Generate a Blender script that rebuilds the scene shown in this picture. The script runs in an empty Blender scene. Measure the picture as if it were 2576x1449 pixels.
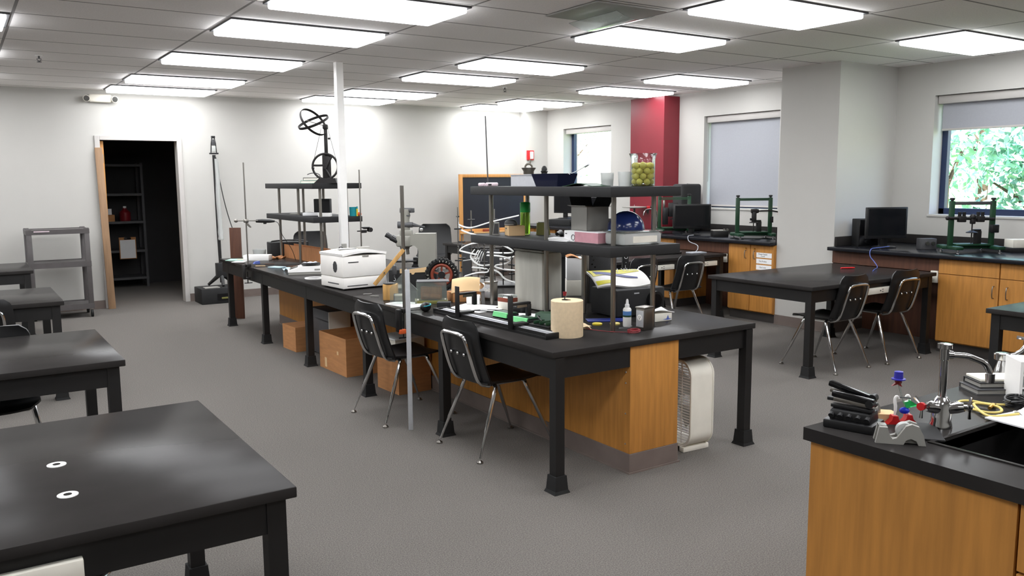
import bpy, bmesh, math, random
from mathutils import Vector, Matrix, Euler
PI = math.pi
S = bpy.context.scene
COL = S.collection
random.seed(7)
# ---------------------------------------------------------------- camera, world, exposure
YAW, PITCH, ROLL = 0.5849, 0.1282, -0.0078
cd = bpy.data.cameras.new('camera')
cam = bpy.data.objects.new('camera', cd)
COL.objects.link(cam)
fw = Vector((math.sin(YAW) * math.cos(PITCH), math.cos(YAW) * math.cos(PITCH), -math.sin(PITCH)))
rt = Vector((math.cos(YAW), -math.sin(YAW), 0))
up = rt.cross(fw)
cr, sr = math.cos(ROLL), math.sin(ROLL)
r2 = cr * rt + sr * up
u2 = -sr * rt + cr * up
cam.matrix_world = Matrix(((r2.x, u2.x, -fw.x, 0), (r2.y, u2.y, -fw.y, 0), (r2.z, u2.z, -fw.z, 1.594), (0, 0, 0, 1)))
cd.sensor_fit = 'HORIZONTAL'
cd.sensor_width = 36
cd.lens = 36 * 2106.06 / 2576
cd.clip_start = 0.05
cd.clip_end = 200
S.camera = cam
W = bpy.data.worlds.new('daylight')
S.world = W
W.use_nodes = True
wn = W.node_tree.nodes
bg = wn['Background']
sky = wn.new('ShaderNodeTexSky')
sky.sky_type = 'NISHITA'
sky.sun_disc = False
sky.sun_elevation = math.radians(50)
sky.sun_rotation = math.radians(200)
W.node_tree.links.new(sky.outputs[0], bg.inputs[0])
bg.inputs[1].default_value = 1.0
sd = bpy.data.lights.new('sun', 'SUN')
sd.energy = 14.0
sd.angle = 0.01
sun = bpy.data.objects.new('sun', sd)
COL.objects.link(sun)
sun.rotation_euler = (math.radians(42), 0, math.radians(-60))
LAMP = 13.6            # strength of the fluorescent diffusers
vs = S.view_settings
vs.view_transform = 'Standard'
vs.look = 'None'
vs.gamma = 1.0
vs.use_curve_mapping = False
vs.exposure = 0.0
try:
    S.cycles.max_bounces = 10
    S.cycles.diffuse_bounces = 6
    S.cycles.transmission_bounces = 8
    S.cycles.use_denoising = True
    S.cycles.sample_clamp_indirect = 8
except Exception:
    pass

# ---------------------------------------------------------------- materials
def lin(c):
    r = []
    for v in c:
        v /= 255.0
        r.append(v / 12.92 if v <= 0.04045 else ((v + 0.055) / 1.055) ** 2.4)
    return (r[0], r[1], r[2], 1)
MATS = {}
def mat(name, col, rough=0.5, metal=0.0, var=0.0, scale=20.0, bump=0.0, stretch=None, trans=0.0, ior=1.45, spec=None, emit=None, alpha=None, coat=0.0):
    m = bpy.data.materials.new(name)
    m.use_nodes = True
    nt = m.node_tree
    b = nt.nodes['Principled BSDF']
    c = lin(col)
    b.inputs['Base Color'].default_value = c
    b.inputs['Roughness'].default_value = rough
    b.inputs['Metallic'].default_value = metal
    b.inputs['IOR'].default_value = ior
    if spec is not None:
        b.inputs['Specular IOR Level'].default_value = spec
    if trans:
        b.inputs['Transmission Weight'].default_value = trans
    if coat:
        b.inputs['Coat Weight'].default_value = coat
    if emit:
        b.inputs['Emission Color'].default_value = lin(emit[0])
        b.inputs['Emission Strength'].default_value = emit[1]
    if alpha is not None:
        b.inputs['Alpha'].default_value = alpha
    if var or bump:
        tc = nt.nodes.new('ShaderNodeTexCoord')
        mp = nt.nodes.new('ShaderNodeMapping')
        nz = nt.nodes.new('ShaderNodeTexNoise')
        nt.links.new(tc.outputs['Object'], mp.inputs[0])
        if stretch:
            mp.inputs['Scale'].default_value = stretch
        nt.links.new(mp.outputs[0], nz.inputs['Vector'])
        nz.inputs['Scale'].default_value = scale
        nz.inputs['Detail'].default_value = 6
        if var:
            rp = nt.nodes.new('ShaderNodeValToRGB')
            rp.color_ramp.elements[0].position = 0.3
            rp.color_ramp.elements[1].position = 0.7
            rp.color_ramp.elements[0].color = (c[0] * (1 - var), c[1] * (1 - var), c[2] * (1 - var), 1)
            rp.color_ramp.elements[1].color = (min(1, c[0] * (1 + var)), min(1, c[1] * (1 + var)), min(1, c[2] * (1 + var)), 1)
            nt.links.new(nz.outputs['Fac'], rp.inputs[0])
            nt.links.new(rp.outputs[0], b.inputs['Base Color'])
        if bump:
            bp = nt.nodes.new('ShaderNodeBump')
            bp.inputs['Strength'].default_value = bump
            bp.inputs['Distance'].default_value = 0.004
            nt.links.new(nz.outputs['Fac'], bp.inputs['Height'])
            nt.links.new(bp.outputs[0], b.inputs['Normal'])
    MATS[name] = m
    return m
M = MATS
mat('wall_paint', (188, 186, 181), 0.75, var=0.015, scale=3, bump=0.05)
mat('carpet', (105, 101, 97), 0.95, var=0.38, scale=170, bump=0.5, spec=0.1)
mat('vinyl_base', (112, 100, 94), 0.6, var=0.08, scale=8)
mat('vinyl_base_dark', (62, 58, 56), 0.55, var=0.1, scale=8)
mat('frame_paint', (184, 180, 176), 0.45, var=0.03, scale=6)
mat('oak', (186, 128, 60), 0.5, var=0.16, scale=6, stretch=(7, 7, 0.55), bump=0.03)
mat('oak_edge', (196, 140, 78), 0.5, var=0.15, scale=6, stretch=(7, 7, 0.6))
mat('oak_light', (205, 160, 104), 0.5, var=0.15, scale=9, stretch=(1, 6, 6))
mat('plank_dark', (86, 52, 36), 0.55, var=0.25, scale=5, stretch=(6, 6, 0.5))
mat('walnut_light', (178, 122, 80), 0.55, var=0.2, scale=8, stretch=(6, 6, 0.6))
mat('epoxy', (48, 46, 45), 0.22, var=0.12, scale=4, spec=0.02)
mat('epoxy_blue', (26, 27, 32), 0.24, var=0.12, scale=4, spec=0.3)
mat('black_paint', (22, 21, 21), 0.5, var=0.12, scale=14)
mat('black_plastic', (26, 26, 27), 0.38, var=0.06, scale=30, bump=0.03)
mat('black_matte', (30, 30, 31), 0.7, var=0.1, scale=12)
mat('black_gloss', (14, 14, 16), 0.12)
mat('rubber', (22, 22, 22), 0.8, var=0.1, scale=30)
mat('chrome', (205, 205, 205), 0.13, 1.0)
mat('steel', (150, 146, 140), 0.32, 1.0, var=0.06, scale=30, stretch=(1, 1, 0.1))
mat('aluminium', (196, 198, 202), 0.45, 0.4, var=0.04, scale=40)
mat('cast_iron', (46, 44, 44), 0.5, 0.5, var=0.15, scale=30)
mat('cart_grey', (88, 84, 84), 0.45, 0.2, var=0.1, scale=9)
mat('grey_paint', (150, 148, 142), 0.5, var=0.04, scale=9)
mat('scope_grey', (142, 140, 132), 0.45, var=0.04, scale=9)
mat('dark_grey', (72, 72, 74), 0.5, var=0.08, scale=9)
mat('can_grey', (204, 202, 192), 0.6, var=0.12, scale=5, stretch=(3, 3, 0.4))
mat('white_plastic', (248, 246, 243), 0.4, var=0.02, scale=9)
mat('printer_white', (246, 243, 238), 0.45, var=0.02, scale=12)
mat('offwhite', (230, 226, 214), 0.5, var=0.04, scale=9)
mat('paper', (240, 240, 240), 0.8, var=0.03, scale=5)
mat('shade_cloth', (162, 164, 170), 0.85, var=0.02, scale=60)
mat('cardboard', (184, 130, 84), 0.85, var=0.12, scale=7, stretch=(1, 1, 6))
mat('kraft_light', (222, 188, 142), 0.8, var=0.06, scale=7)
mat('pine', (206, 160, 96), 0.6, var=0.18, scale=7, stretch=(6, 6, 0.7))
mat('towel_paper', (222, 200, 166), 0.9, var=0.05, scale=60, bump=0.1)
mat('red_paint', (122, 32, 44), 0.3, var=0.05, scale=3)
mat('red', (196, 30, 34), 0.4, var=0.06, scale=15)
mat('dark_red', (120, 26, 34), 0.35, var=0.06, scale=15)
mat('rust_red', (142, 66, 46), 0.55, var=0.12, scale=15)
mat('blue', (46, 44, 150), 0.4, var=0.06, scale=15)
mat('navy_ball', (30, 42, 88), 0.16, var=0.05, scale=6)
mat('oak_dull', (146, 116, 88), 0.6, var=0.15, scale=6, stretch=(7, 7, 0.6))
mat('wire_red', (140, 24, 34), 0.4, var=0.05, scale=20)
mat('navy', (17, 22, 46), 0.2, var=0.05, scale=6)
mat('cord_blue', (86, 104, 176), 0.5, var=0.05, scale=20)
mat('sky_blue', (92, 140, 206), 0.5, var=0.1, scale=8)
mat('green_paint', (32, 66, 44), 0.4, var=0.1, scale=10)
mat('green_cap', (36, 168, 72), 0.4, var=0.05, scale=15)
mat('green_bright', (120, 214, 140), 0.4, var=0.05, scale=15)  # bright green of the module edges
mat('green_case', (18, 58, 36), 0.45, var=0.08, scale=15)
mat('teal', (30, 146, 158), 0.35, var=0.06, scale=15)
mat('yellow', (222, 202, 60), 0.4, var=0.05, scale=25)
mat('ball_yellow', (206, 196, 92), 0.3, var=0.05, scale=30)
mat('yellow_print', (226, 218, 40), 0.4, var=0.04, scale=10)
mat('cord_yellow', (216, 194, 110), 0.5, var=0.05, scale=30)
mat('orange', (226, 100, 50), 0.45, var=0.05, scale=10)
mat('pink', (206, 150, 160), 0.5, var=0.1, scale=18)
mat('pale_pink', (226, 206, 214), 0.35, var=0.05, scale=18)
mat('navy_print', (34, 48, 128), 0.45, var=0.05, scale=10)
mat('pale_green', (168, 212, 190), 0.6, var=0.1, scale=10)
mat('olive', (118, 116, 62), 0.45, var=0.1, scale=10)
mat('pale_blue', (186, 214, 226), 0.5, var=0.1, scale=20)
mat('brass', (200, 160, 80), 0.3, 1.0, var=0.06, scale=20)
mat('bronze', (120, 116, 106), 0.4, 0.8, var=0.12, scale=20)
mat('chalk_slate', (30, 32, 40), 0.6, var=0.12, scale=4)
mat('grout_dark', (18, 18, 19), 0.9, var=0.1, scale=6)
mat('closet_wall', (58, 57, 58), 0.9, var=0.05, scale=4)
mat('window_navy', (30, 44, 76), 0.35, var=0.05, scale=10)
mat('white_tube', (238, 238, 236), 0.3, var=0.02, scale=30)
mat('screen', (16, 17, 20), 0.15)
mat('bark', (92, 74, 58), 0.9, var=0.3, scale=8, bump=0.4)
mat('leaf', (158, 198, 172), 0.6, var=0.4, scale=3)
mat('leaf_pale', (206, 226, 206), 0.6, var=0.4, scale=3)  # leaf green paled, the overexposed daylight is put into the colour
mat('lawn', (150, 176, 110), 0.95, var=0.25, scale=4)
mat('brick', (140, 112, 98), 0.9, var=0.3, scale=12)
mat('granules', (126, 120, 118), 0.9, var=0.4, scale=200)
mat('clear', (246, 250, 250), 0.03, trans=1.0, ior=1.45)
mat('clear_tint', (225, 232, 228), 0.12, trans=0.9, ior=1.3)
mat('frosted', (226, 228, 226), 0.4, trans=0.55, ior=1.3)
mat('pane', (250, 252, 252), 0.0, trans=1.0, ior=1.0, spec=0.2)
mat('green_clear', (196, 226, 130), 0.08, trans=0.9, ior=1.3)
mat('bird_green', (60, 200, 110), 0.1, trans=0.5, ior=1.3)
mat('bird_blue', (40, 60, 200), 0.1, trans=0.3, ior=1.3)
mat('lamp_glow', (255, 255, 255), 0.6, emit=((250, 252, 255), LAMP))
def ceiling_mat():
    m = mat('ceiling_tile', (248, 244, 242), 0.9, var=0.05, scale=90, bump=0.2)
    nt = m.node_tree
    b = nt.nodes['Principled BSDF']
    src = b.inputs['Base Color'].links[0].from_socket
    tc = nt.nodes.new('ShaderNodeTexCoord')
    sp = nt.nodes.new('ShaderNodeSeparateXYZ')
    nt.links.new(tc.outputs['Object'], sp.inputs[0])
    def line(sock, off, pitch, w):
        a = nt.nodes.new('ShaderNodeMath'); a.operation = 'SUBTRACT'; a.inputs[1].default_value = off - pitch / 2
        nt.links.new(sock, a.inputs[0])
        k = nt.nodes.new('ShaderNodeMath'); k.operation = 'PINGPONG'; k.inputs[1].default_value = pitch / 2
        nt.links.new(a.outputs[0], k.inputs[0])
        g = nt.nodes.new('ShaderNodeMath'); g.operation = 'GREATER_THAN'; g.inputs[1].default_value = pitch / 2 - w / 2
        nt.links.new(k.outputs[0], g.inputs[0])
        return g.outputs[0]
    gx = line(sp.outputs[0], 1.70, 1.27, 0.020)
    gy = line(sp.outputs[1], 3.70, 0.6075, 0.020)
    mx = nt.nodes.new('ShaderNodeMath'); mx.operation = 'MAXIMUM'
    nt.links.new(gx, mx.inputs[0]); nt.links.new(gy, mx.inputs[1])
    mixn = nt.nodes.new('ShaderNodeMix'); mixn.data_type = 'RGBA'
    nt.links.new(mx.outputs[0], mixn.inputs[0])
    nt.links.new(src, mixn.inputs[6])
    mixn.inputs[7].default_value = lin((150, 146, 145))
    nt.links.new(mixn.outputs[2], b.inputs['Base Color'])
    return m
ceiling_mat()

# ---------------------------------------------------------------- mesh builder
def frame_of(d):
    d = Vector(d).normalized()
    a = Vector((0, 0, 1)) if abs(d.z) < 0.9 else Vector((1, 0, 0))
    x = a.cross(d).normalized()
    return x, d.cross(x)
class MB:
    def __init__(s):
        s.bm = bmesh.new()
    def add(s, vs, fs):
        v = [s.bm.verts.new(p) for p in vs]
        out = []
        for f in fs:
            try:
                out.append(s.bm.faces.new([v[i] for i in f]))
            except ValueError:
                pass
        return v
    def box(s, c, d, rz=0, bev=0, rot=None, seg=2, taper=1.0):
        x, y, z = d[0] / 2, d[1] / 2, d[2] / 2
        R = Euler(rot).to_matrix() if rot else Matrix.Rotation(rz, 3, 'Z')
        c = Vector(c)
        t = taper
        ps = [(-x, -y, -z), (x, -y, -z), (x, y, -z), (-x, y, -z), (-x * t, -y * t, z), (x * t, -y * t, z), (x * t, y * t, z), (-x * t, y * t, z)]
        v = s.add([c + R @ Vector(p) for p in ps], [(3, 2, 1, 0), (4, 5, 6, 7), (0, 1, 5, 4), (1, 2, 6, 5), (2, 3, 7, 6), (3, 0, 4, 7)])
        if bev:
            es = set()
            for a in v:
                es.update(a.link_edges)
            bmesh.ops.bevel(s.bm, geom=list(es), offset=bev, segments=seg, profile=0.5, affect='EDGES')
        return s
    def b2(s, lo, hi, bev=0):
        return s.box([(a + b) / 2 for a, b in zip(lo, hi)], [abs(b - a) for a, b in zip(lo, hi)], bev=bev)
    def cyl(s, p0, p1, r0, r1=None, n=16, cap=True):
        return s.rings([(p0, r0), (p1, r0 if r1 is None else r1)], n, cap)
    def rings(s, pr, n=16, cap=True):
        p0, p1 = Vector(pr[0][0]), Vector(pr[-1][0])
        x, y = frame_of(p1 - p0)
        vs, fs = [], []
        for p, r in pr:
            p = Vector(p)
            for k in range(n):
                a = 2 * PI * k / n
                vs.append(p + r * (math.cos(a) * x + math.sin(a) * y))
        for i in range(len(pr) - 1):
            for k in range(n):
                fs.append((i * n + k, i * n + (k + 1) % n, (i + 1) * n + (k + 1) % n, (i + 1) * n + k))
        if cap:
            fs.append(tuple(range(n - 1, -1, -1)))
            fs.append(tuple(range((len(pr) - 1) * n, len(pr) * n)))
        s.add(vs, fs)
        return s
    def lathe(s, prof, c=(0, 0, 0), n=24, ax=(0, 0, 1)):
        c = Vector(c); ax = Vector(ax).normalized()
        return s.rings([(c + ax * z, max(r, 1e-4)) for r, z in prof], n, True) if True else s
    def shell(s, prof, c=(0, 0, 0), n=24):           # open profile (r,z) revolved round z, no caps
        vs, fs = [], []
        for r, z in prof:
            for k in range(n):
                a = 2 * PI * k / n
                vs.append((c[0] + r * math.cos(a), c[1] + r * math.sin(a), c[2] + z))
        for i in range(len(prof) - 1):
            for k in range(n):
                fs.append((i * n + k, i * n + (k + 1) % n, (i + 1) * n + (k + 1) % n, (i + 1) * n + k))
        s.add(vs, fs)
        return s
    def tube(s, pts, r, n=8, closed=False, smooth=0):
        pts = [Vector(p) for p in pts]
        for _ in range(smooth):
            q = []
            m = len(pts)
            for i in range(m if closed else m - 1):
                a, b = pts[i], pts[(i + 1) % m]
                q += [a * 0.75 + b * 0.25, a * 0.25 + b * 0.75]
            if not closed:
                q = [pts[0]] + q + [pts[-1]]
            pts = q
        m = len(pts)
        rr = r if isinstance(r, (list, tuple)) else [r] * m
        vs, fs = [], []
        x = None
        for i, p in enumerate(pts):
            if closed:
                d = (pts[(i + 1) % m] - pts[i - 1]).normalized()
            else:
                d = (pts[min(i + 1, m - 1)] - pts[max(i - 1, 0)])
                d = d.normalized() if d.length > 1e-9 else Vector((0, 0, 1))
            if x is None:
                x, y = frame_of(d)
            else:
                x = (x - d * x.dot(d))
                x = x.normalized() if x.length > 1e-6 else frame_of(d)[0]
                y = d.cross(x)
            ri = rr[min(i, len(rr) - 1)]
            for k in range(n):
                a = 2 * PI * k / n
                vs.append(p + ri * (math.cos(a) * x + math.sin(a) * y))
        L = m if closed else m - 1
        for i in range(L):
            j = (i + 1) % m
            for k in range(n):
                fs.append((i * n + k, i * n + (k + 1) % n, j * n + (k + 1) % n, j * n + k))
        if not closed:
            fs.append(tuple(range(n - 1, -1, -1)))
            fs.append(tuple(range((m - 1) * n, m * n)))
        s.add(vs, fs)
        return s
    def prism(s, poly, a, b, axis='z', T=None):      # extrude a 2-D polygon from a to b along an axis
        f = {'z': lambda u, v, w: (u, v, w), 'y': lambda u, v, w: (u, w, v), 'x': lambda u, v, w: (w, u, v)}[axis]
        n = len(poly)
        vs = [Vector(f(u, v, a)) for u, v in poly] + [Vector(f(u, v, b)) for u, v in poly]
        if T:
            vs = [T @ v for v in vs]
        s.add(vs, [tuple(range(n - 1, -1, -1)), tuple(range(n, 2 * n))] + [(i, (i + 1) % n, n + (i + 1) % n, n + i) for i in range(n)])
        return s
    def sphere(s, c, r, n=16, sz=(1, 1, 1), lo=-1.0):
        prof = []
        m = n // 2
        vs, fs = [], []
        t0 = math.asin(lo)
        for i in range(m + 1):
            t = t0 + (PI / 2 - t0) * i / m
            for k in range(n):
                a = 2 * PI * k / n
                q = max(math.cos(t), 1e-4)
                vs.append((c[0] + r * sz[0] * q * math.cos(a), c[1] + r * sz[1] * q * math.sin(a), c[2] + r * sz[2] * math.sin(t)))
        for i in range(m):
            for k in range(n):
                fs.append((i * n + k, i * n + (k + 1) % n, (i + 1) * n + (k + 1) % n, (i + 1) * n + k))
        fs.append(tuple(range(n - 1, -1, -1)))
        s.add(vs, fs)
        return s
    def grid(s, fn, nu, nv, th=0.0):                 # surface fn(u,v) in 0..1, given a thickness downwards along its normal
        vs = [Vector(fn(i / nu, j / nv)) for i in range(nu + 1) for j in range(nv + 1)]
        W_ = nv + 1
        fs = [(i * W_ + j, (i + 1) * W_ + j, (i + 1) * W_ + j + 1, i * W_ + j + 1) for i in range(nu) for j in range(nv)]
        if th:
            N = [Vector((0, 0, 0)) for _ in vs]
            for f in fs:
                nn = (vs[f[1]] - vs[f[0]]).cross(vs[f[3]] - vs[f[0]])
                for i in f:
                    N[i] += nn
            k = len(vs)
            vs = vs + [v - (q.normalized() if q.length else Vector((0, 0, 1))) * th for v, q in zip(vs, N)]
            fs2 = [tuple(k + i for i in reversed(f)) for f in fs]
            rim = [(i * W_) for i in range(nu)] 
            edge = []
            for i in range(nu):
                edge.append(((i + 1) * W_, i * W_)); edge.append((i * W_ + nv, (i + 1) * W_ + nv))
            for j in range(nv):
                edge.append((j, j + 1)); edge.append((nu * W_ + j + 1, nu * W_ + j))
            fs = fs + fs2 + [(b, a, a + k, b + k) for a, b in edge]
        s.add(vs, fs)
        return s
    def ring(s, c, R, r, n=40, m=8, e1=(1, 0, 0), e2=(0, 1, 0), w=None):
        c, e1, e2 = Vector(c), Vector(e1).normalized(), Vector(e2).normalized()
        nn = e1.cross(e2)
        vs, fs = [], []
        for i in range(n):
            a = 2 * PI * i / n
            d = math.cos(a) * e1 + math.sin(a) * e2
            for k in range(m):
                b = 2 * PI * k / m
                vs.append(c + d * (R + r * math.cos(b)) + nn * ((w or r) * math.sin(b)))
        for i in range(n):
            for k in range(m):
                fs.append((i * m + k, ((i + 1) % n) * m + k, ((i + 1) % n) * m + (k + 1) % m, i * m + (k + 1) % m))
        s.add(vs, fs)
        return s
    def build(s, name, m, parent=None, smooth=True, label=None, ang=35):
        bmesh.ops.recalc_face_normals(s.bm, faces=s.bm.faces)
        me = bpy.data.meshes.new(name)
        s.bm.to_mesh(me)
        s.bm.free()
        if smooth and len(me.polygons):
            me.polygons.foreach_set('use_smooth', [True] * len(me.polygons))
            me.set_sharp_from_angle(angle=math.radians(ang))
        me.materials.append(M[m] if isinstance(m, str) else m)
        o = bpy.data.objects.new(name, me)
        COL.objects.link(o)
        if parent:
            o.parent = parent
        if label:
            o['label'] = label
        return o
def tag(o, label=None, cat=None, group=None, kind=None):
    for k, v in (('label', label), ('category', cat), ('group', group), ('kind', kind)):
        if v:
            o[k] = v
    return o
def thing(name, label, cat, loc=(0, 0, 0), rz=0, group=None):
    o = bpy.data.objects.new(name, None)
    COL.objects.link(o)
    o.location = loc
    o.rotation_euler = (0, 0, rz)
    o.empty_display_size = 0.05
    return tag(o, label, cat, group)
def place(o, loc, rz=0, rot=None):
    o.location = loc
    o.rotation_euler = rot or (0, 0, rz)
    return o
KIDS = {}
def copy_tree(o, loc=None, rz=None, label=None, group=None, parent=None):
    c = o.copy()
    COL.objects.link(c)
    if parent:
        c.parent = parent
    if loc is not None:
        c.location = loc
    if rz is not None:
        c.rotation_euler = (0, 0, rz)
    if label:
        c['label'] = label
    if group:
        c['group'] = group
    for ch in [x for x in bpy.data.objects if x.parent == o and x is not c]:
        copy_tree(ch, parent=c)
    return c
def struct(name, mb, m, parent=None, label=None, smooth=False):
    o = mb.build(name, m, parent, smooth)
    if not parent:
        o['kind'] = 'structure'
    if label:
        o['label'] = label
    return o
def single(name, mb, m, label, cat, loc=(0, 0, 0), rz=0, group=None, smooth=True):
    o = mb.build(name, m, None, smooth)
    place(o, loc, rz)
    return tag(o, label, cat, group)
def text(name, body, size, m, parent, loc, rot, depth=0.0006, align='CENTER', shear=0):
    cu = bpy.data.curves.new(name, 'FONT')
    cu.body = body
    cu.size = size
    cu.extrude = depth
    cu.align_x = align
    cu.align_y = 'CENTER'
    cu.shear = shear
    o = bpy.data.objects.new(name + '_tmp', cu)
    COL.objects.link(o)
    me = bpy.data.meshes.new_from_object(o.evaluated_get(bpy.context.evaluated_depsgraph_get()))
    bpy.data.objects.remove(o)
    me.materials.clear()
    me.materials.append(M[m])
    t = bpy.data.objects.new(name, me)
    COL.objects.link(t)
    t.parent = parent
    t.location = loc
    t.rotation_euler = rot
    return t
FC = -YAW                                            # heading of things that face the camera's side of the room
TT = 0.7396                                          # table top height
CT = 0.90                                            # counter top height
H = 2.743
XR = 8.42                                            # window wall
YB = 11.765                                          # wall with the doorway
# ---------------------------------------------------------------- room shell
struct('floor', MB().b2((-4.5, -3.5, -0.1), (8.7, 14.6, 0)), 'carpet')
struct('ceiling', MB().b2((-4.5, -3.5, H), (8.7, 12.0, H + 0.1)), 'ceiling_tile')
DX0, DX1, DT = 1.585, 2.505, 2.135                  # doorway opening
wb = MB()
wb.b2((-4.5, YB, 0), (DX0, YB + 0.13, H))
wb.b2((DX1, YB, 0), (8.7, YB + 0.13, H))
wb.b2((DX0, YB, DT), (DX1, YB + 0.13, H))
struct('wall_back', wb, 'wall_paint')
struct('wall_left', MB().b2((-4.5, -3.5, 0), (-4.4, YB, H)), 'wall_paint')
struct('wall_front', MB().b2((-4.4, -3.5, 0), (8.42, -3.4, H)), 'wall_paint')
struct('wall_corner', MB().b2((7.97, YB - 0.17, 0), (XR, YB, H)), 'wall_paint')
WIN = [(9.95, 11.15), (6.80, 8.04), (3.66, 4.87)]   # window openings along the wall
WZ0, WZ1 = 1.205, 2.415
wr = MB()
edges = [-3.5] + [v for w in reversed(WIN) for v in w] + [YB]
for i in range(0, len(edges), 2):
    wr.b2((XR, edges[i], 0), (XR + 0.28, edges[i + 1], H))
for a, b in WIN:
    wr.b2((XR, a, 0), (XR + 0.28, b, WZ0))
    wr.b2((XR, a, WZ1), (XR + 0.28, b, H))
struct('wall_right', wr, 'wall_paint')
CX, CY0, CY1 = 7.44, 5.29, 6.0
struct('wall_column', MB().b2((CX, CY0, 0), (XR, CY1, H)), 'wall_paint')
bb = MB()
for x0, x1 in ((-4.4, 1.53), (2.56, 7.97)):
    bb.b2((x0, YB - 0.008, 0), (x1, YB, 0.105), bev=0.002)
    bb.b2((x0, YB - 0.018, 0), (x1, YB - 0.006, 0.008))
struct('baseboard_back', bb, 'vinyl_base')
bc = MB()
bc.b2((CX - 0.008, CY0, 0), (CX, CY1, 0.105))
bc.b2((CX - 0.018, CY0, 0), (CX - 0.006, CY1, 0.008))
bc.b2((CX, CY0 - 0.008, 0), (XR, CY0, 0.105))
struct('baseboard_column', bc, 'vinyl_base')
# red pilaster
struct('trim_1', MB().b2((8.13, 8.50, 0), (XR, 9.18, H - 0.03), bev=0.004), 'red_paint', label='glossy red painted pilaster between the windows')
# windows
for i, (a, b) in enumerate(WIN):
    w = MB()
    X0, X1 = XR + 0.17, XR + 0.23
    for lo, hi in (((X0, a, WZ0), (X1, a + 0.06, WZ1)), ((X0, b - 0.06, WZ0), (X1, b, WZ1)), ((X0, a, WZ0), (X1, b, WZ0 + 0.065)), ((X0, a, WZ1 - 0.06), (X1, b, WZ1))):
        w.b2(lo, hi, bev=0.004)
    wo = struct('window_%d' % (i + 1), w, 'window_navy')
    MB().b2((X0 + 0.025, a + 0.05, WZ0 + 0.05), (X0 + 0.031, b - 0.05, WZ1 - 0.05)).build('window_pane', 'pane', wo, False)
    MB().b2((XR - 0.012, a - 0.02, WZ0 - 0.02), (XR + 0.19, b + 0.02, WZ0 + 0.004), bev=0.004).build('window_sill', 'wall_paint', wo, False, label='white painted window sill')
SH = [(2.335, 'white roller shade rolled up at the far window by the room corner'), (WZ0 + 0.02, 'white roller shade drawn fully down beside the column'), (2.06, 'white roller shade drawn a third down on the window right of the column')]
for (a, b), (zb, lb) in zip(WIN, SH):
    t = thing('roller_shade', lb, 'window shade', (XR + 0.09, (a + b) / 2, WZ1))
    hw = (b - a) / 2 - 0.012
    MB().b2((-0.05, -hw, -0.085), (0.05, hw, -0.004), bev=0.006).build('head_box', 'frame_paint', t, label='white head box')
    MB().b2((0.010, -hw + 0.02, zb - WZ1 + 0.02), (0.013, hw - 0.02, -0.08)).build('cloth', 'shade_cloth', t)
    MB().b2((0.004, -hw + 0.02, zb - WZ1), (0.019, hw - 0.02, zb - WZ1 + 0.022), bev=0.003).build('hem_bar', 'frame_paint', t)
    if zb < 1.3:
        MB().tube([(-0.02, hw - 0.01, -0.08), (-0.022, hw - 0.008, -0.5), (-0.02, hw - 0.01, -0.86)], 0.003, 6).build('pull_cord', 'grey_paint', t)
# door
dr = MB()
dr.b2((DX0 - 0.06, YB - 0.02, 0), (DX0, YB + 0.15, DT + 0.055), bev=0.003)
dr.b2((DX1, YB - 0.02, 0), (DX1 + 0.06, YB + 0.15, DT + 0.055), bev=0.003)
dr.b2((DX0, YB - 0.02, DT), (DX1, YB + 0.15, DT + 0.055), bev=0.003)
d1 = struct('door_1', dr, 'frame_paint')
d1['label'] = 'grey metal door frame around the dark doorway'
leaf = MB().b2((DX0 + 0.002, YB + 0.04, 0.012), (DX0 + 0.046, YB + 0.95, DT - 0.01), bev=0.002).build('door_leaf', 'oak', d1, label='oak door leaf swung open into the dark room')
for z in (0.25, 1.05, 1.85):
    MB().cyl((DX0 + 0.03, YB + 0.036, z), (DX0 + 0.03, YB + 0.036, z + 0.11), 0.008).build('hinge', 'steel', leaf)
# dark store room beyond the doorway
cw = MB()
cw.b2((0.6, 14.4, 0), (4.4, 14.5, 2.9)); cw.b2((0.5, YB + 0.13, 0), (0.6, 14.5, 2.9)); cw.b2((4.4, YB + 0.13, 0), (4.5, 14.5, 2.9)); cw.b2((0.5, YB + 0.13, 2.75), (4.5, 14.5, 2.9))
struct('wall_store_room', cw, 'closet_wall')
rk = thing('shelving_rack', 'grey metal shelving rack in the dark store room', 'shelf', (1.96, 14.1, 0))
for x in (-0.46, 0.46):
    for y in (-0.2, 0.2):
        MB().box((x, y, 0.95), (0.035, 0.035, 1.9)).build('post', 'dark_grey', rk)
for z in (0.14, 0.56, 1.0, 1.42, 1.86):
    MB().box((0, 0, z), (0.96, 0.44, 0.035)).build('shelf_board', 'dark_grey', rk)
bx = thing('carton', 'small brown carton on the dark store room rack', 'box', (1.86, 14.0, 1.018))
MB().box((0, 0, 0.05), (0.3, 0.2, 0.10)).build('body', 'cardboard', bx)
MB().box((-0.02, -0.102, 0.055), (0.12, 0.003, 0.05)).build('label_patch', 'paper', bx)
single('card_tag', MB().box((0, 0, 0.045), (0.13, 0.02, 0.09)), 'paper', 'small white card standing on the brown carton in the store room', 'card', (1.92, 14.0, 1.118))
jg = thing('jug', 'dark red jug beside the carton in the store room', 'bottle', (2.17, 14.0, 1.018))
MB().lathe([(0.075, 0), (0.08, 0.02), (0.08, 0.13), (0.03, 0.18), (0.028, 0.2)]).build('body', 'dark_red', jg)
MB().cyl((0, 0, 0.2), (0, 0, 0.225), 0.025).build('cap', 'paper', jg)
cb = thing('clipboard', 'clipboard with white sheet hung on the store room rack', 'clipboard', (2.16, 13.86, 0.44))
MB().box((0, 0.012, 0.17), (0.24, 0.006, 0.33), bev=0.002).build('board', 'cardboard', cb)
MB().box((0, 0.006, 0.155), (0.215, 0.003, 0.28)).build('sheet', 'paper', cb)
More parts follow.
